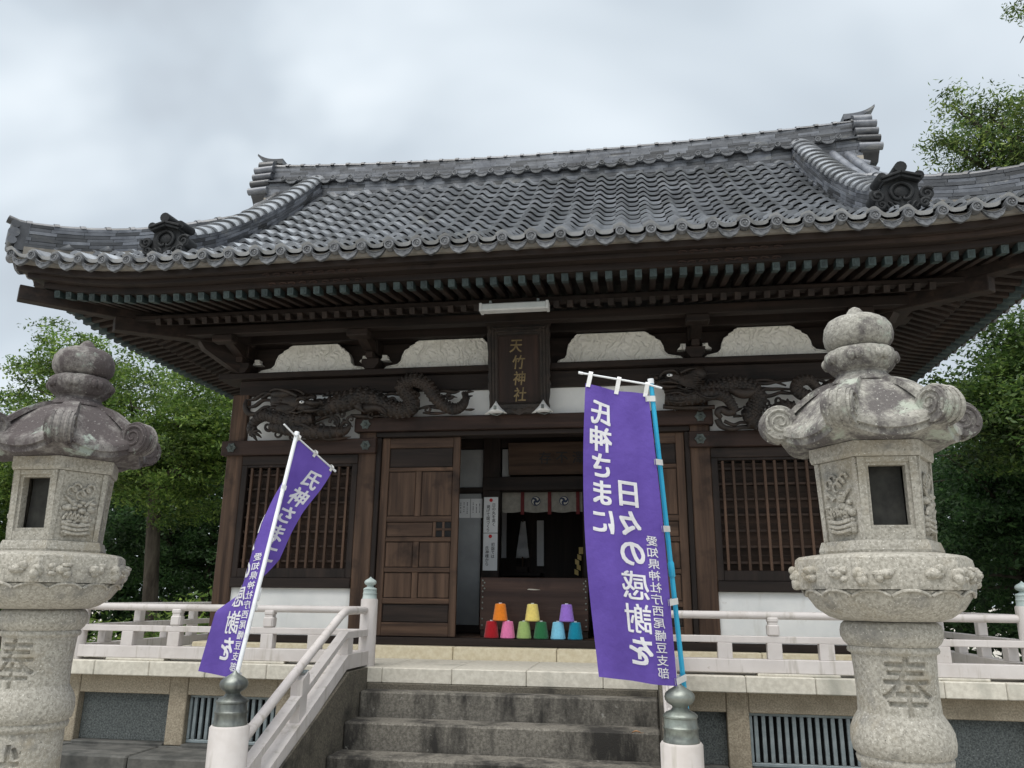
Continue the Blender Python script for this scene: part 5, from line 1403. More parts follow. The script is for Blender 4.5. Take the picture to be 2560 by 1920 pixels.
def dragons():
    kxL = (-2.90156, .00119016, .00013239, -5.25549e-08); kzL = (2.7236, -4.41558e-05, -.00119009, 3.09191e-08)
    body = [('body', [(640, 430, .02), (800, 400, .03), (950, 365, .04), (1100, 320, .05), (1230, 350, .05), (1330, 410, .03), (1450, 430, .03), (1520, 390, .04), (1500, 310, .05), (1445, 240, .06), (1500, 190, .07), (1590, 190, .07), (1660, 240, .06), (1710, 320, .05), (1780, 385, .05), (1860, 425, .05), (1930, 395, .05), (1955, 330, .04), (1930, 275, .03)],
             (50, 66, 76, 80, 74, 66, 64, 62, 58, 54, 52, 54, 52, 48, 44, 40, 34, 26, 14)),
            ('foreleg', [(700, 500, .05), (560, 520, .06), (420, 500, .06), (300, 470, .05), (210, 510, .05), (160, 580, .05), (190, 630, .06)], (55, 70, 62, 50, 40, 34, 30)),
            ('lower_coil', [(330, 560, .04), (480, 580, .05), (640, 600, .05), (800, 610, .05), (950, 600, .04), (1010, 550, .04)], (40, 56, 60, 52, 36, 10)),
            ('hind_leg', [(1080, 400, .08), (1150, 420, .09), (1230, 415, .10), (1290, 430, .10), (1325, 462, .10)], (30, 34, 30, 24, 10))]
    st = []
    for (a, b) in (((340, 280, 0), (100, 330, 0)), ((340, 340, 0), (90, 390, 0)), ((350, 400, 0), (110, 450, 0)), ((360, 300, .02), (200, 300, .02))):
        st.append(([a, ((a[0] * 2 + b[0]) / 3, (a[1] * 2 + b[1]) / 3 - 18, .02), ((a[0] + 2 * b[0]) / 3, (a[1] + 2 * b[1]) / 3 + 14, .01), b], 20))
    st += [([(100, 330, 0), (90, 390, .01), (130, 450, 0), (250, 440, .01)], 22), ([(1560, 410, 0), (1650, 390, .01), (1740, 400, 0), (1760, 430, 0)], 18), ([(1600, 440, 0), (1700, 445, 0), (1800, 440, 0)], 16),
           ([(1690, 270, 0), (1770, 255, .0), (1850, 270, .01), (1900, 260, 0)], 18), ([(1720, 300, 0), (1800, 300, 0), (1880, 310, 0)], 14), ([(1930, 290, .02), (1975, 265, .01), (2015, 262, .0)], 14), ([(1950, 310, .02), (1985, 300, 0), (2005, 296, 0)], 11), ([(1950, 420, .03), (1990, 415, .01), (2020, 408, 0)], 14),
           ([(760, 300, 0), (860, 285, 0), (960, 270, 0), (1080, 268, 0)], 16), ([(1270, 300, 0), (1350, 280, .01), (1410, 300, 0)], 18), ([(1280, 350, 0), (1340, 330, .02), (1400, 350, 0)], 22), ([(700, 520, .02), (830, 470, .02), (900, 540, .02), (860, 590, .02)], 22), ([(740, 470, .03), (820, 440, .04), (870, 480, .03)], 24),
           ([(900, 590, .02), (960, 520, .03), (1020, 560, .02)], 20), ([(940, 500, .02), (1000, 540, .03), (960, 590, .02), (920, 570, .02)], 18), ([(1000, 460, 0), (1100, 470, 0), (1300, 465, 0)], 22), ([(700, 650, 0), (850, 655, 0), (1000, 640, 0)], 22), ([(560, 540, .10), (640, 560, .11), (720, 600, .10), (800, 640, .08)], 18)]
    for i in range(4): a = -60 + i * 40; st.append(([(180, 620, .07), (180 + 60 * math.cos(R(a)), 620 + 45 * math.sin(R(a)), .09), (180 + 80 * math.cos(R(a)), 640 + 50 * math.sin(R(a)), .06)], [16, 15, 5]))
    for i in range(8): st.append(([(500 - i * 4, 300 + i * 22, .08), (430 - 10 * i, 285 + i * 26, .09), (360 - 6 * i, 290 + i * 24, .06)], [13, 15, 6]))
    for i in range(9): st.append(([(400 + 20 * i, 440 + i * 3, .08), (440 + 24 * i, 475 + i * 4, .1), (500 + 26 * i, 480 + i * 3, .07)], [11, 14, 4]))
    def swirl(cx, cy, r_, a0, turn, d, th): return ([(cx + r_ * (1 - .8 * i / 11) * math.cos(a0 + turn * i / 11), cy + r_ * (1 - .8 * i / 11) * math.sin(a0 + turn * i / 11), d) for i in range(12)], [th * (1 - .5 * i / 11) for i in range(12)])
    for (cx, cy, r_, a0) in ((760, 560, 55, 1), (880, 520, 50, 3), (960, 560, 48, 5), (1010, 500, 36, 2), (380, 620, 50, 4), (520, 640, 40, 1), (640, 640, 44, 3), (300, 560, 40, 0), (840, 440, 40, 2), (930, 460, 36, 4), (1180, 460, 30, 1), (1360, 350, 34, 3), (1640, 420, 30, 5), (1560, 300, 34, 2), (1820, 300, 30, 0)): st.append(swirl(cx, cy, r_, a0, 6.5, .03, 15))
    for i in range(12): st.append(([(820 + i * 40, 300 - 3 * (i % 2), .06), (828 + i * 40, 280, .06), (842 + i * 40, 266, .05)], [16, 13, 4]))
    st += [([(600, 330, .14), (500, 285, .13), (400, 262, .10), (330, 275, .07)], [20, 18, 13, 5]), ([(660, 315, .13), (600, 280, .12), (520, 262, .10)], [18, 15, 5]), ([(590, 372, .15), (630, 350, .17), (672, 366, .16)], [9, 13, 8]), ([(684, 352, .15), (712, 338, .15), (740, 352, .14)], [8, 12, 7]),
           ([(680, 380, .14), (740, 392, .16), (790, 384, .14)], [24, 30, 18]), ([(790, 372, .15), (806, 384, .15), (792, 398, .14)], [12, 12, 8]), ([(620, 440, .13), (700, 452, .14), (780, 436, .12)], [16, 20, 10]), ([(600, 410, .14), (560, 450, .14), (500, 470, .12), (420, 462, .10)], [12, 13, 10, 4]),
           ([(700, 425, .14), (600, 470, .15), (520, 455, .13), (440, 480, .11)], [9, 11, 10, 4]), ([(1120, 395, .13), (1130, 440, .14), (1160, 460, .13)], [14, 13, 5]), ([(1290, 440, .12), (1310, 465, .12), (1335, 468, .11)], [13, 10, 3])]
    heads = [((560, 360, .05), (150, 85, 70)), ((450, 300, .06), (110, 42, 60)), ((650, 420, .09), (95, 45, 60)), ((720, 390, .09), (60, 40, 50)), ((480, 420, .06), (110, 60, 60)), ((640, 340, .10), (48, 26, 28)), ((705, 330, .09), (36, 24, 28)), ((760, 370, .08), (45, 32, 34)), ((400, 350, .05), (70, 70, 50))]
    t, W, ho = dragon('carved dark dragon over the left bay, its looped tail reaching towards the name board', kxL, kzL, body, st, heads, .00119)
    mb = MB()
    for c in ((635, 380, .145), (708, 362, .125)): mb.ball(W(c), (.026, .014, .014), 10, 6)
    mb.obj('eye', M['paper'], ho, smooth=60); mb = MB()
    for c in ((638, 381, .158), (712, 362, .138)): mb.ball(W(c), (.007, .004, .007), 8, 5)
    mb.obj('pupil', M['ink'], ho)
    kxR = (1.03857, .000802042, -2.86696e-05, -2.39047e-08); kzR = (2.65218, -3.11401e-05, -.000859485, 1.63857e-08)
    body = [('body', [(620, 420, .03), (760, 410, .05), (900, 385, .07), (1050, 375, .08), (1180, 420, .08), (1260, 500, .07), (1230, 600, .06), (1180, 680, .06), (1250, 760, .06), (1380, 740, .06), (1440, 640, .06), (1560, 600, .06), (1680, 660, .05), (1800, 740, .04)],
             (70, 85, 95, 95, 95, 90, 88, 92, 86, 80, 74, 74, 70, 60)),
            ('tail_coil', [(2150, 300, .02), (2000, 350, .04), (1880, 470, .06), (1740, 480, .07), (1650, 410, .08), (1690, 330, .08), (1790, 320, .07), (1870, 390, .05), (1960, 470, .03)], (30, 44, 58, 66, 66, 62, 58, 50, 40)),
            ('foreleg', [(260, 520, .09), (420, 530, .10), (600, 510, .11), (780, 480, .12), (900, 510, .12), (970, 590, .12), (1010, 650, .11)], (60, 74, 72, 66, 60, 52, 44)),
            ('thigh', [(950, 420, .10), (1080, 470, .12), (1200, 450, .11), (1300, 430, .08)], (40, 62, 52, 26)),
            ('claw', [(1000, 650, .1), (930, 670, .11), (850, 640, .12), (820, 680, .12), (860, 720, .1)], (46, 42, 36, 34, 24))]
    st = []
    for (a, b, c_, d_) in (((1200, 330), (1350, 340), (1450, 320), (1620, 300)), ((1250, 390), (1400, 400), (1500, 395), (1640, 400)), ((1250, 480), (1400, 470), (1500, 435), (1640, 450)), ((1180, 320), (1300, 300), (1420, 310), (1560, 360)), ((1500, 430), (1560, 440), (1600, 440), (1680, 430)), ((1850, 280), (1900, 300), (1960, 320), (2010, 360))):
        st.append(([(*a, .02), (*b, .03), (*c_, .02), (*d_, .02)], [30, 26, 22, 12]))
    st += [([(830, 720, .05), (870, 790, .04), (980, 820, .03), (1100, 800, .03), (1250, 800, .02), (1300, 815, .02)], [40, 34, 26, 22, 26, 14]), ([(900, 740, .04), (1000, 780, .04), (1080, 750, .03), (1180, 760, .03)], [26, 24, 20, 24]), ([(1000, 690, .06), (1060, 690, .05), (1100, 690, .04)], [26, 20, 8]), ([(1010, 640, .06), (1060, 620, .05), (1100, 600, .04)], [24, 18, 6]),
           ([(230, 340, .10), (120, 330, .08), (75, 285, .07), (120, 255, .06), (200, 250, .06)], [14, 15, 15, 13, 8]), ([(560, 250, .06), (680, 250, .06), (830, 235, .05)], [22, 18, 9]), ([(250, 390, .12), (380, 400, .12), (470, 430, .12), (560, 400, .11), (650, 300, .10)], [14, 16, 16, 14, 7]),
           ([(250, 440, .08), (400, 430, .09), (560, 450, .10), (700, 440, .09)], [26, 26, 24, 12]), ([(240, 590, .05), (500, 600, .04), (800, 590, .03)], [34, 36, 30]), ([(260, 480, .12), (400, 470, .15), (480, 500, .16), (580, 470, .16)], [16, 18, 16, 8]), ([(300, 560, .14), (420, 580, .16), (520, 550, .16)], [12, 16, 7]), ([(600, 480, .17), (660, 520, .18), (760, 540, .18), (840, 500, .17)], [12, 16, 16, 7])]
    for i in range(11):
        a = R(-38 + i * 9); st.append(([(380 + 40 * math.cos(a), 330 + 40 * math.sin(a), .12), (520 + 90 * math.cos(a) * .6, 325 + 190 * math.sin(a) * .6, .12 - .004 * abs(i - 5)), (690, 300 + 235 * math.sin(a) * .7, .07)], [12, 17, 5]))
    for i in range(8): st.append(([(840 + i * 70, 330, .02), (850 + i * 70, 318, .02), (858 + i * 70, 310 + (i % 2) * 5, .02)], [18, 16, 6]))
    for (x, y) in ((390, 200), (470, 205), (520, 190), (600, 185), (660, 190)): st.append(([(x, y + 60, .06), (x + 5, y + 20, .07), (x + 25, y - 10, .06)], [30, 24, 5]))
    for (cx, cy, r_, a0) in ((980, 560, 60, 1), (900, 640, 56, 3), (1120, 640, 60, 5), (1350, 560, 60, 2), (1480, 520, 54, 0), (760, 330, 50, 1), (1330, 620, 50, 3), (400, 590, 50, 2), (640, 590, 50, 5)): st.append(swirl(cx, cy, r_, a0, 6.5, .04, 20))
    st += [([(200, 310, .16), (250, 262, .18), (340, 250, .18), (400, 275, .15)], [14, 20, 18, 8]), ([(180, 330, .17), (150, 318, .17), (140, 340, .16)], [20, 18, 10]), ([(200, 372, .16), (300, 366, .18), (400, 380, .15)], [16, 18, 10]), ([(220, 400, .15), (310, 415, .16), (400, 400, .14)], [18, 20, 10]), ([(420, 260, .14), (520, 215, .13), (600, 200, .10)], [24, 20, 6])]
    heads = [((330, 300, .06), (130, 100, 110)), ((270, 350, .10), (110, 46, 90)), ((290, 250, .10), (80, 40, 50)), ((210, 300, .12), (30, 26, 30)), ((430, 320, .06), (110, 90, 90)), ((600, 240, .05), (120, 90, 70)), ((330, 400, .08), (120, 26, 80))]
    t, W, ho = dragon('carved dark dragon over the right bay, its head beside the blue pole top', kxR, kzR, body, st, heads, .00080)
    mb = MB(); mb.ball(W((305, 296, .168)), (.026, .012, .013), 10, 6); mb.ball(W((212, 292, .15)), (.010, .008, .012), 8, 5); mb.obj('eye', M['paper'], ho, smooth=60)
    mb = MB(); mb.ball(W((300, 298, .18)), (.007, .004, .007), 8, 5); mb.obj('pupil', M['ink'], ho)
dragons()

# ------------------------------------------------------------------ yarn cones, offering box
def cones():
    base = None
    spec = [('crimson', (.40, .010, .018), -.326, 0, 'deep red yarn cone at the left end of the bottom row'), ('pink', (.85, .22, .46), -.182, 0, 'pink yarn cone between the red and the pale green cones'),
            ('pale_green', (.36, .50, .17), -.040, 0, 'pale olive green yarn cone under the yellow one'), ('green', (.025, .16, .06), .108, 0, 'dark green yarn cone beside the pale green one'),
            ('sky', (.24, .62, .82), .255, 0, 'light sky blue yarn cone in the bottom row'), ('teal', (.005, .24, .36), .402, 0, 'deep teal yarn cone at the right end of the bottom row'),
            ('orange', (.95, .25, .02), -.250, 1, 'orange yarn cone on top of the red and pink cones'), ('yellow', (.92, .72, .20), .033, 1, 'yellow yarn cone on top of the two green cones'), ('lilac', (.34, .18, .68), .330, 1, 'lilac yarn cone on top of the blue and teal cones')]
    def build():
        mb = MB(); n = 40; prof = []
        for i in range(31):
            s_ = i / 30; r_ = .066 - .021 * s_; r_ += .0008 * math.sin(i * 2.4)
            if i == 0: r_ -= .005
            if i == 30: r_ -= .004
            prof.append((r_, .004 + .138 * s_))
        prof = [(.058, 0)] + prof + [(.030, .1445), (.014, .143)]
        mb.lathe(prof, n, mod=lambda a, z: 1 + .006 * math.sin(7 * a + z * 160)); a = mb.mesh('yarn', M['paper'], smooth=60)
        mb = MB(); mb.lathe([(.013, .135), (.014, .152), (.010, .152), (.009, .138)], 16); b = mb.mesh('cardboard_core', M['paper'], smooth=40)
        return a, b
    ya, co_ = build()
    for nm, c, x, up, lab in spec:
        m, nt, N, L, P = newmat('yarn_' + nm)
        tc = N.new('ShaderNodeTexCoord'); w1 = N.new('ShaderNodeTexWave'); w1.bands_direction = 'Z'; w1.inputs['Scale'].default_value = 55; w1.inputs['Distortion'].default_value = 3.5; w1.inputs['Detail'].default_value = 3; w1.inputs['Detail Scale'].default_value = 2
        L.new(tc.outputs['Object'], w1.inputs['Vector'])
        nz = N.new('ShaderNodeTexNoise'); nz.inputs['Scale'].default_value = 60; nz.inputs['Detail'].default_value = 6; L.new(tc.outputs['Object'], nz.inputs['Vector'])
        mx = N.new('ShaderNodeMix'); mx.data_type = 'RGBA'; mx.inputs[6].default_value = (*[v * .62 for v in c], 1); mx.inputs[7].default_value = (*[min(1, v * 1.12) for v in c], 1)
        ad = N.new('ShaderNodeMath'); ad.operation = 'MULTIPLY'; L.new(w1.outputs[1], ad.inputs[0]); ad.inputs[1].default_value = .55
        ad2 = N.new('ShaderNodeMath'); ad2.operation = 'ADD'; L.new(ad.outputs[0], ad2.inputs[0]); L.new(nz.outputs[0], ad2.inputs[1]); L.new(ad2.outputs[0], mx.inputs[0]); L.new(mx.outputs[2], P.inputs['Base Color'])
        P.inputs['Roughness'].default_value = .9; P.inputs['Specular IOR Level'].default_value = .15
        try: P.inputs['Sheen Weight'].default_value = .3
        except KeyError: pass
        b = N.new('ShaderNodeBump'); b.inputs['Strength'].default_value = .6; b.inputs['Distance'].default_value = .004; L.new(ad2.outputs[0], b.inputs['Height']); L.new(b.outputs[0], P.inputs['Normal'])
        z = .166 + up * .1465; y = .075 + rnd.uniform(-.004, .004)
        y = .085
        t = thing('yarn_cone', (x, y, z), lab, 'yarn cone', 'pyramid of coloured yarn cones'); mw = Matrix.Translation((x, y, z)) @ Matrix.Rotation(rnd.uniform(0, 6), 4, 'Z')
        o = link('yarn', ya.copy(), t, mw); o.data.materials[0] = m
        link('cardboard_core', co_, t, mw)
cones()
def offering_box():
    t = thing('offering_box', (.015, .45, .165), 'wide dark brown wooden offering box with rivets behind the yarn cones', 'box')
    x0, x1, y0, y1 = -.475, .505, .30, .68
    wd = wood('box_timber', (.026, .013, .010), (.06, .033, .024), 'x', .5)
    box1('front_board', x0, x1, y0, y0 + .03, .225, .683, wd, t); box1('back_board', x0, x1, y1 - .03, y1, .225, .683, wd, t)
    box1('side_board', x0 + .002, x0 + .03, y0 + .031, y1 - .031, .225, .682, wd, t); box1('side_board', x1 - .03, x1 - .002, y0 + .031, y1 - .031, .225, .682, wd, t)
    box1('foot_rail', x0 + .006, x1 - .006, y0 + .006, y1 - .006, .164, .224, M['darkx'], t)
    for i in range(9): box1('slat', x0 + .03, x1 - .03, y0 + .045 + i * .034, y0 + .063 + i * .034, .62, .66, wd, t)
    me = MB().lathe([(.009, 0), (.008, .004), (.004, .0065), (.0008, .007)], 10).mesh('rivet', M['bronze'], smooth=50)
    for sx, xx in ((-1, x0 + .022), (1, x1 - .022)):
        for i, (dx, z) in enumerate(((0, .655), (-.0, .61), (.012, .635), (.012, .585), (0, .56), (0, .51), (0, .46), (0, .41), (0, .32), (0, .265))):
            link('rivet', me, t, Matrix.Translation((xx - sx * dx * 1.4, y0, z)) @ Matrix.Rotation(math.pi / 2, 4, 'X'))
    MB().add([(-.045 + .0, y0 - .0008, .578), (.02, y0 - .0008, .574), (.08, y0 - .0008, .577), (.02, y0 - .0008, .584), (-.03, y0 - .0008, .586)], [(0, 1, 2, 3, 4)]).obj('scratch', M['cotton'], t, fix=False)
offering_box()

# ------------------------------------------------------------------ papers and things inside the hall
def inside():
    Y = .944
    def sheet(name, x0, x1, z0, z1, lab, y=Y): o = MB().bx(x0, x1, y, y + .0025, z0, z1, .0005).obj(name, M['paper'], None, fix=False); return tag(o, lab, 'poster' if 'poster' in name else 'notice')
    def col(mb, txt, x, z, sz, y): 
        for i, ch in enumerate(txt): write(mb, ch, lambda a, b, l_: (x + a, y - l_, z - i * sz * 1.08 + b), sz * 1.1, .95, .01)
    o = sheet('paper_poster', -.582, -.436, 1.135, 1.494, 'upper narrow paper poster with red sun disc on the post inside')
    mb = MB(); col(mb, '日の丸を高く', -.478, 1.412, .036, Y - .0015); mb.obj('lettering', M['ink'], o, fix=False); mb = MB(); col(mb, '掲げて国づくり', -.535, 1.395, .036, Y - .0015); mb.obj('lettering', M['ink'], o, fix=False)
    mb = MB(); mb.add([(-.508 + .018 * math.cos(a), Y - .0016, 1.462 + .018 * math.sin(a)) for a in np.linspace(0, 2 * math.pi, 25)[:-1]], [tuple(range(24))]); mb.obj('red_disc', M['red'], o, fix=False)
    o = sheet('paper_poster', -.582, -.436, .765, 1.130, 'lower narrow paper poster with red sun disc on the post inside')
    mb = MB(); col(mb, '初詣では', -.482, 1.02, .036, Y - .0015); mb.obj('lettering', M['ink'], o, fix=False); mb = MB(); col(mb, '氏神様から', -.54, .985, .036, Y - .0015); mb.obj('lettering', M['ink'], o, fix=False)
    mb = MB(); mb.add([(-.51 + .018 * math.cos(a), Y - .0016, 1.10 + .018 * math.sin(a)) for a in np.linspace(0, 2 * math.pi, 25)[:-1]], [tuple(range(24))]); mb.obj('red_disc', M['red'], o, fix=False)
    g = random.Random(8)
    for (x0, x1, lab) in ((-.86, -.735, 'white notice sheet with three short ink columns beside the door edge'), (-.728, -.605, 'white notice sheet with faint ink columns next to the narrow posters')):
        o = sheet('notice_sheet', x0, x1, 1.29, 1.485, lab, .992); mb = MB()
        for c in range(3):
            x = x1 - .03 - c * .034; z = 1.455 - g.random() * .03
            while z > 1.34: h = g.uniform(.006, .012); mb.bx(x - .004, x + .004, .990, .9915, z - h, z, .0002); z -= h + g.uniform(.003, .016)
        mb.obj('ink_strokes', M['ink'], o, fix=False)
    # curtain with comma crests
    t = thing('shrine_curtain', (0, 1.08, 1.36), 'cream curtain strip with dark comma crests hanging inside the doorway', 'curtain')
    xs = [-.445, -.245, -.19, .045, .085, .345, .385, .60]
    n = 60; V = []; 
    for i in range(n + 1):
        x = -.445 + 1.05 * i / n; yy = 1.10 + .006 * math.sin(x * 40); V += [(x, yy, 1.355 + .006 * math.sin(x * 23)), (x, yy - .004, 1.46), (x, 1.10, 1.558)]
    MB().add(V, [(i * 3 + j, i * 3 + 3 + j, i * 3 + 4 + j, i * 3 + j + 1) for i in range(n) for j in range(2)]).obj('cloth', M['dimmed_cloth'], t, smooth=60, fix=False)
    for x in (-.205, .075, .365): MB().bx(x - .018, x + .018, 1.08, 1.088, 1.33, 1.56, .001).obj('ribbon', M['crimson'], t, fix=False)
    for x in (-.067, .223, .49):
        zc = 1.467; yy = 1.0885; dsk = MB().add([(x + .048 * math.cos(a), yy, zc + .048 * math.sin(a)) for a in np.linspace(0, 2 * math.pi, 33)[:-1]], [tuple(range(32))]).obj('comma_crest', M['navy'], t, fix=False)
        for c in range(3):
            a0 = c * 2.094 + .4; n = 9; V = []
            for q in range(n + 1):
                a = a0 + q * .2; r_ = .022 + .0022 * q; w = .012 * (1 - q / (n + .5)) * (1.1 if q else .5)
                V += [(x + (r_ - w) * math.cos(a), yy - .001, zc + (r_ - w) * math.sin(a)), (x + (r_ + w) * math.cos(a), yy - .001, zc + (r_ + w) * math.sin(a))]
            MB().add(V, [(2 * q, 2 * q + 1, 2 * q + 3, 2 * q + 2) for q in range(n)]).obj('comma', M['cotton'], dsk, fix=False)
    # inner board over the lintel
    t = thing('inner_board', (.06, .95, 1.72), 'dim framed board with brush characters above the inner lintel', 'plaque')
    mw = Matrix.Translation((.10, .93, 1.715)) @ Matrix.Rotation(R(8), 4, 'X')
    box = MB().bx(-.43, .50, 0, .02, 0, .33, .004); box.obj('board', M['woodx'], t, fix=False, mw=mw)
    mb = MB()
    for i, ch in enumerate('存不澤'): write(mb, ch, lambda a, b, l_: (-.05 + i * .17 + a, -.002 - l_, .17 + b), .13, 1, .014)
    mb.obj('lettering', M['ink'], t, fix=False, mw=mw)
    # purification wand of paper streamers
    t = thing('paper_wand', (-.345, 2.1, .84), 'bundle of white paper streamers on a stand in the dark interior', 'ritual wand')
    mb = MB(); g = random.Random(2)
    for i in range(46):
        a = g.uniform(0, 6.28); r0 = g.uniform(.0, .02); r1 = g.uniform(.03, .085); pts = []
        z = 1.36 - g.uniform(0, .03); n = 5; x_, y_ = -.345, 2.1; V = []
        for q in range(n + 1):
            s_ = q / n; r_ = r0 + (r1 - r0) * s_ ** .8; zz = z - (z - g.uniform(.94, .965)) * s_ if q == n else z - (z - .95) * s_; k_ = .010 if q % 2 else .004
            cx, cy = x_ + r_ * math.cos(a), y_ + r_ * math.sin(a) * .6; V += [(cx - .010, cy + k_, zz), (cx + .010, cy - k_, zz)]
        mb.add(V, [(2 * q, 2 * q + 1, 2 * q + 3, 2 * q + 2) for q in range(n)])
    mb.obj('paper_streamers', M['paper'], t, fix=False)
    MB().tube([(-.345, 2.1, .84), (-.345, 2.1, 1.38)], .010, 8).obj('rod', M['woodz'], t)
    box1('stand', -.41, -.28, 2.04, 2.16, .78, .845, M['darkx'], t)
    t = thing('ritual_table', (-.345, 2.1, .165), 'low dark table carrying the paper streamer wand', 'table')
    box1('table_top', -.58, -.12, 1.97, 2.22, .74, .78, M['darkx'], t)
    for x in (-.54, -.16):
        for y in (2.0, 2.19): box1('leg', x - .02, x + .02, y - .02, y + .02, .163, .739, M['darkz'], t)
    # gilded zig-zag wand
    t = thing('golden_wand', (.335, 2.1, .62), 'gold zigzag paper wand standing in the dark interior', 'ritual wand')
    mb = MB(); mb.bx(.295, .375, 2.10, 2.103, .99, 1.065, .0005)
    for s_ in (-1, 1):
        for i in range(4):
            cx = .335 + s_ * (.035 + (i % 2) * .022 + i * .004); z = .99 - i * .055
            mb.add([(cx - .022, 2.10, z), (cx + .022, 2.10, z - .02), (cx + .022, 2.102, z - .075), (cx - .022, 2.102, z - .055)], [(0, 1, 2, 3)])
    mb.obj('gilt_paper', surf('gilt_paper', (.62, .46, .16), (.75, .58, .24), .5, 8, bump=0, metal=.3), t, fix=False)
    MB().tube([(.335, 2.11, .62), (.335, 2.11, 1.0)], .008, 8).obj('rod', M['woodz'], t); box1('stand', .28, .39, 2.06, 2.16, .163, .625, M['darkz'], t)
inside()

def dry_leaf():
    mb = MB(); n = 8; V = []
    for i in range(n + 1):
        s_ = i / n; w = .016 * math.sin(math.pi * s_) ** .8 + .0008; z = .004 + .010 * math.sin(s_ * 3) ; V += [(.905 - .028 + .056 * s_, -1.52 - w, z + .006), (.905 - .028 + .056 * s_, -1.52, z), (.905 - .028 + .056 * s_, -1.52 + w, z + .007)]
    V = [(x, y, z - .314) for x, y, z in V]
    mb.add(V, [(3 * i + j, 3 * i + 3 + j, 3 * i + 4 + j, 3 * i + 1 + j) for i in range(n) for j in range(2)]); mb.tube([(.933, -1.52, -.306), (.95, -1.523, -.304)], .0014, 5)
    tag(mb.obj('dry_leaf', surf('dry_leaf', (.20, .10, .045), (.32, .18, .09), .8, 30, bump=.2), None, fix=False), 'curled brown dry leaf lying on a step near the right wing wall', 'leaf')
dry_leaf()
# ------------------------------------------------------------------ trees
def leafmat(name, c1, c2, c3):
    m, nt, N, L, P = newmat(name); out = [n for n in N if n.type == 'OUTPUT_MATERIAL'][0]
    g = N.new('ShaderNodeNewGeometry'); cr = N.new('ShaderNodeValToRGB'); L.new(g.outputs['Random Per Island'], cr.inputs[0])
    e = cr.color_ramp.elements; e[0].color = (*c1, 1); e[1].color = (*c3, 1); k = e.new(.55); k.color = (*c2, 1)
    ps = N.new('ShaderNodeTexNoise'); ps.inputs['Scale'].default_value = 1.7; ps.inputs['Detail'].default_value = 2; L.new(g.outputs['Position'], ps.inputs['Vector'])
    mr = N.new('ShaderNodeMapRange'); mr.inputs[1].default_value = .33; mr.inputs[2].default_value = .67; mr.inputs[3].default_value = .5; mr.inputs[4].default_value = 1.45; L.new(ps.outputs[0], mr.inputs[0])
    hv = N.new('ShaderNodeHueSaturation'); L.new(cr.outputs[0], hv.inputs['Color']); L.new(mr.outputs[0], hv.inputs['Value']); cr = hv
    L.new(cr.outputs[0], P.inputs['Base Color']); P.inputs['Roughness'].default_value = .55; P.inputs['Specular IOR Level'].default_value = .35
    t = N.new('ShaderNodeBsdfTranslucent'); hs = N.new('ShaderNodeHueSaturation'); hs.inputs['Value'].default_value = 1.5; L.new(cr.outputs[0], hs.inputs['Color']); L.new(hs.outputs[0], t.inputs[0])
    mx = N.new('ShaderNodeMixShader'); mx.inputs[0].default_value = .35; L.new(P.outputs[0], mx.inputs[1]); L.new(t.outputs[0], mx.inputs[2]); L.new(mx.outputs[0], out.inputs[0])
    return m
M['maple'] = leafmat('maple_leaf', (.042, .085, .016), (.085, .150, .028), (.18, .25, .05))
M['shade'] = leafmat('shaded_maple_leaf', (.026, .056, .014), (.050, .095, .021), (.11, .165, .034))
M['dense'] = leafmat('evergreen_leaf', (.018, .045, .016), (.034, .078, .024), (.062, .12, .036))
M['camphor'] = leafmat('camphor_leaf', (.030, .062, .018), (.075, .125, .03), (.19, .24, .06))
M['bark'] = surf('bark', (.035, .027, .02), (.10, .085, .066), .95, 9, (1, 1, .25), bump=.9, bscale=18, bdist=.03)
def leaves(centres, radii, n_per, size, seed, flat=.45, narrow=.45):
    """leaf quads gathered in sprays around the given centres"""
    g = np.random.default_rng(seed); C = np.asarray(centres, float); r_ = np.asarray(radii, float); K = len(C)
    idx = np.repeat(np.arange(K), n_per); n = len(idx)
    d = g.normal(size=(n, 3)); d /= np.linalg.norm(d, axis=1)[:, None]; d *= (g.random(n) ** .45)[:, None]
    d[:, 2] *= flat
    p = C[idx] + d * r_[idx][:, None]
    s = size * g.uniform(.6, 1.35, n)
    nm = g.normal(size=(n, 3)) * .75; nm[:, 2] += 1.0; nm /= np.linalg.norm(nm, axis=1)[:, None]
    t = g.normal(size=(n, 3)); t -= nm * (t * nm).sum(1)[:, None]; t /= np.linalg.norm(t, axis=1)[:, None]
    b = np.cross(nm, t)
    V = np.empty((n, 4, 3)); V[:, 0] = p - t * s[:, None]; V[:, 2] = p + t * s[:, None]
    V[:, 1] = p + b * (s * narrow)[:, None] - nm * (s * .18)[:, None]; V[:, 3] = p - b * (s * narrow)[:, None] - nm * (s * .18)[:, None]
    return V.reshape(-1, 3)
def leafmesh(name, V, m):
    n = len(V) // 4; me = bpy.data.meshes.new(name); me.vertices.add(n * 4); me.vertices.foreach_set('co', V.ravel().astype(np.float32))
    me.loops.add(n * 4); me.loops.foreach_set('vertex_index', np.arange(n * 4, dtype=np.int32)); me.polygons.add(n)
    me.polygons.foreach_set('loop_start', np.arange(0, n * 4, 4, dtype=np.int32)); me.polygons.foreach_set('loop_total', np.full(n, 4, dtype=np.int32))
    me.materials.append(m); me.update(); me.validate(); return me
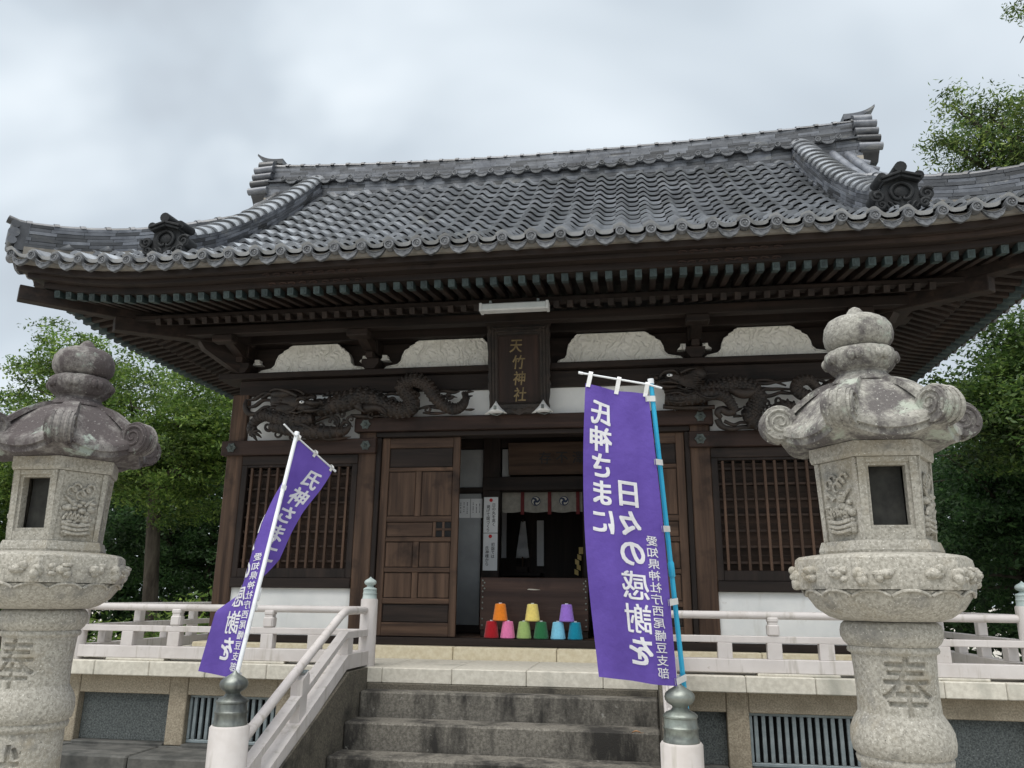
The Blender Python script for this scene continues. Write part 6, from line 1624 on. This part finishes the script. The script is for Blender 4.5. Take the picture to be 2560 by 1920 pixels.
def tree(name, label, base, lobes, m, size, seed, trunk_r, density=1., cat='tree', group=None, spray=.42, per=26, flat=.42, lean=(0, 0), limbs=True, narrow=.45):
    """lobes: (x,y,z,rx,ry,rz) in metres; sprays of leaves fill the outer part of every lobe"""
    g = np.random.default_rng(seed); t = thing(name, base, label, cat, group)
    C = []; Rr = []
    for (x, y, z, rx, ry, rz) in lobes:
        k = int(density * 60 * (rx * ry + rx * rz + ry * rz) / 3)
        d = g.normal(size=(k, 3)); d /= np.linalg.norm(d, axis=1)[:, None]; d *= (g.random(k) ** .38)[:, None]
        # ragged outline
        d *= (1 + .16 * np.sin(d[:, 0] * 7 + seed) * np.cos(d[:, 2] * 6 + x))[:, None]
        C.append(np.array([x, y, z]) + d * np.array([rx, ry, rz])); Rr.append(g.uniform(.55, 1.25, k) * spray)
    C = np.concatenate(C); Rr = np.concatenate(Rr); keep = C[:, 2] > GZ + .15; C = C[keep]; Rr = Rr[keep]
    link('crown', leafmesh('crown', leaves(C, Rr, per, size, seed, flat, narrow), m), t)
    mb = MB(); b = Vector(base); rr = random.Random(seed)
    lo = min(l_[2] - l_[5] * .2 for l_ in lobes); top = Vector(lobes[0][:3]); fork = Vector((b.x + (top.x - b.x) * .35, b.y + (top.y - b.y) * .35, max(GZ + .6, lo)))
    mb.tube([b - Vector((0, 0, .1)), b.lerp(fork, .4) + Vector((rr.uniform(-.08, .08), rr.uniform(-.08, .08), 0)), fork], [trunk_r * 1.25, trunk_r, trunk_r * .85], 12, smooth=4)
    for l_ in lobes:
        c = Vector(l_[:3]); mid = fork.lerp(c, .5) + Vector((rr.uniform(-.25, .25), rr.uniform(-.25, .25), -.15))
        mb.tube([fork - Vector((0, 0, .1)), mid, c], [trunk_r * .6, trunk_r * .38, trunk_r * .15], 8, smooth=4)
        for _ in range(7 if limbs else 3):
            d = Vector((rr.uniform(-1, 1) * l_[3], rr.uniform(-1, 1) * l_[4], rr.uniform(-.3, .9) * l_[5])) * .8; s_ = mid.lerp(c, rr.uniform(.2, 1))
            mb.tube([s_, s_ + d * .5 + Vector((0, 0, .1)), s_ + d], [trunk_r * .2, trunk_r * .12, trunk_r * .04], 6, smooth=3)
    mb.obj('trunk', M['bark'], t, smooth=60)
    return t
def forest():
    gl, gr = 'trees left of the hall', 'trees right of the hall'
    tree('maple_tree', 'bright green maple with slim trunk seen between left lantern and hall', (-6.62, 5, GZ), [(-7.6, 5.0, 3.3, 1.9, 1.6, 1.2), (-8.7, 5.0, 4.15, 1.0, 1.0, .95), (-6.3, 4.8, 2.5, 1.5, 1.3, .9), (-9.3, 5.3, 2.6, 1.3, 1.2, .8), (-5.6, 4.6, 3.2, 1.1, 1.0, 1.0)], M['maple'], .036, 1, .12, 2.6, group=gl, spray=.38, per=75, flat=.30)
    tree('maple_tree', 'lower maple foliage filling the far left picture edge', (-10.9, 5.4, GZ), [(-10.9, 5.4, 2.6, 1.6, 1.4, 1.2), (-11.6, 5.2, 1.5, 1.5, 1.2, 1.1), (-10.3, 5.0, .9, 1.3, 1.0, .8)], M['maple'], .038, 2, .12, 2.4, group=gl, per=65, flat=.30)
    tree('evergreen_tree', 'dark evergreen behind the bright maple', (-8.2, 9.2, GZ), [(-8.2, 9.2, 3.0, 2.4, 1.8, 2.0), (-9.8, 9.0, 2.4, 1.9, 1.6, 1.7), (-6.6, 9.4, 3.2, 1.9, 1.6, 1.9), (-7.8, 9.2, .8, 2.6, 1.4, 1.2)], M['dense'], .05, 3, .17, 1.8, group=gl, per=45)
    tree('evergreen_tree', 'shady evergreen directly beside the left corner column', (-5.4, 7.8, GZ), [(-5.4, 7.8, 2.6, 1.5, 1.3, 1.7), (-4.6, 8.4, 1.6, 1.5, 1.2, 1.3), (-5.8, 7.6, .7, 1.3, 1.0, .9)], M['dense'], .045, 4, .12, 2.0, group=gl, per=45)
    tree('evergreen_tree', 'distant dark evergreen at the far left', (-13.6, 10, GZ), [(-13.6, 10, 3.0, 2.4, 1.8, 2.3), (-12.2, 10.6, 1.4, 2.4, 1.5, 1.5)], M['dense'], .08, 5, .18, .85, group=gl)
    tree('leafy_shrub', 'low leafy shrub behind the left veranda railing', (-6.0, 3.6, GZ), [(-6.0, 3.6, -.25, 1.0, .8, .6), (-7.2, 3.9, -.2, 1.1, .8, .7), (-5.1, 3.9, -.1, .9, .7, .8)], M['maple'], .045, 6, .05, 1.2, 'shrub', limbs=False, spray=.3)
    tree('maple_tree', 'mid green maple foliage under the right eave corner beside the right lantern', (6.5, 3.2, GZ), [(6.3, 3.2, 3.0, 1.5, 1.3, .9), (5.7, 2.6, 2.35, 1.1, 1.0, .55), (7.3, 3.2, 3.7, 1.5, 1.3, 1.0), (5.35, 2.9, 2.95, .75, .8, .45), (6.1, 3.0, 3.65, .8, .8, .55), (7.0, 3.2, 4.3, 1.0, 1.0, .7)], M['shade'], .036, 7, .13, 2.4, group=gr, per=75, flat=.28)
    tree('evergreen_tree', 'dense dark evergreen beyond the right lantern', (6.6, 5.2, GZ), [(6.3, 5.2, 2.4, 1.5, 1.4, 1.2), (7.4, 5.2, 2.3, 1.7, 1.4, 1.6), (6.4, 5.0, 1.0, 1.6, 1.2, 1.0), (7.8, 4.8, .5, 1.4, 1.2, 1.1)], M['dense'], .038, 8, .16, 2.6, group=gr, per=70, flat=.35)
    tree('evergreen_tree', 'far dark evergreen closing the right picture edge', (8.8, 8.5, GZ), [(8.8, 8.5, 3.2, 2.4, 1.8, 2.2), (7.2, 8.8, 2.0, 1.9, 1.5, 1.9), (9.2, 8.0, .8, 2.2, 1.5, 1.3)], M['dense'], .05, 9, .18, 1.8, group=gr, per=45)
    tree('camphor_tree', 'tall loose-leaved broadleaf tree rising behind the right roof end', (9.3, 6.6, GZ), [(7.6, 6.3, 8.25, .95, .8, .75), (6.9, 6.2, 7.95, .75, .6, .5), (6.42, 6.2, 8.35, .38, .3, .16), (6.72, 6.2, 9.02, .26, .3, .34), (8.3, 6.5, 8.6, .9, .8, .85), (7.35, 6.3, 8.85, .45, .45, .40), (8.4, 6.5, 7.6, 1.1, .9, .7), (7.4, 6.3, 7.4, .9, .7, .5), (8.25, 6.3, 10.98, .25, .25, .15)], M['camphor'], .045, 10, .13, 3.8, group=gr, spray=.28, per=26, flat=.8, narrow=.3)
    tree('leafy_shrub', 'low dark shrub behind the right veranda railing', (6.0, 2.6, GZ), [(5.9, 2.8, -.2, 1.1, .8, .8), (7.0, 2.6, -.3, 1.1, .8, .7)], M['dense'], .05, 11, .05, 1.2, 'shrub', limbs=False, spray=.3)
def woodland():
    g = np.random.default_rng(77); C = []
    for (x0, x1, y, z1, n) in ((-30, -3, 13.5, 6.0, 900), (3, 30, 13.5, 6.0, 900), (-22, -6.5, 11.0, 3.2, 500), (5.5, 22, 10.0, 4.0, 500), (-4, 4, 15, 5, 250)):
        x = g.uniform(x0, x1, n); z = GZ + .2 + g.random(n) ** .8 * (z1 - GZ) * (.75 + .25 * np.sin(x * 1.3) * np.cos(x * .47 + 1)); C.append(np.stack([x, y + g.uniform(-1.2, 1.2, n), z], 1))
    C = np.concatenate(C); o = link('woodland', leafmesh('woodland', leaves(C, g.uniform(.5, 1.0, len(C)), 22, .15, 78, .8, .5), M['dense'])); tag(o, 'dark mass of woodland closing the view behind the shrine', 'woodland', kind='stuff')
forest(); woodland()
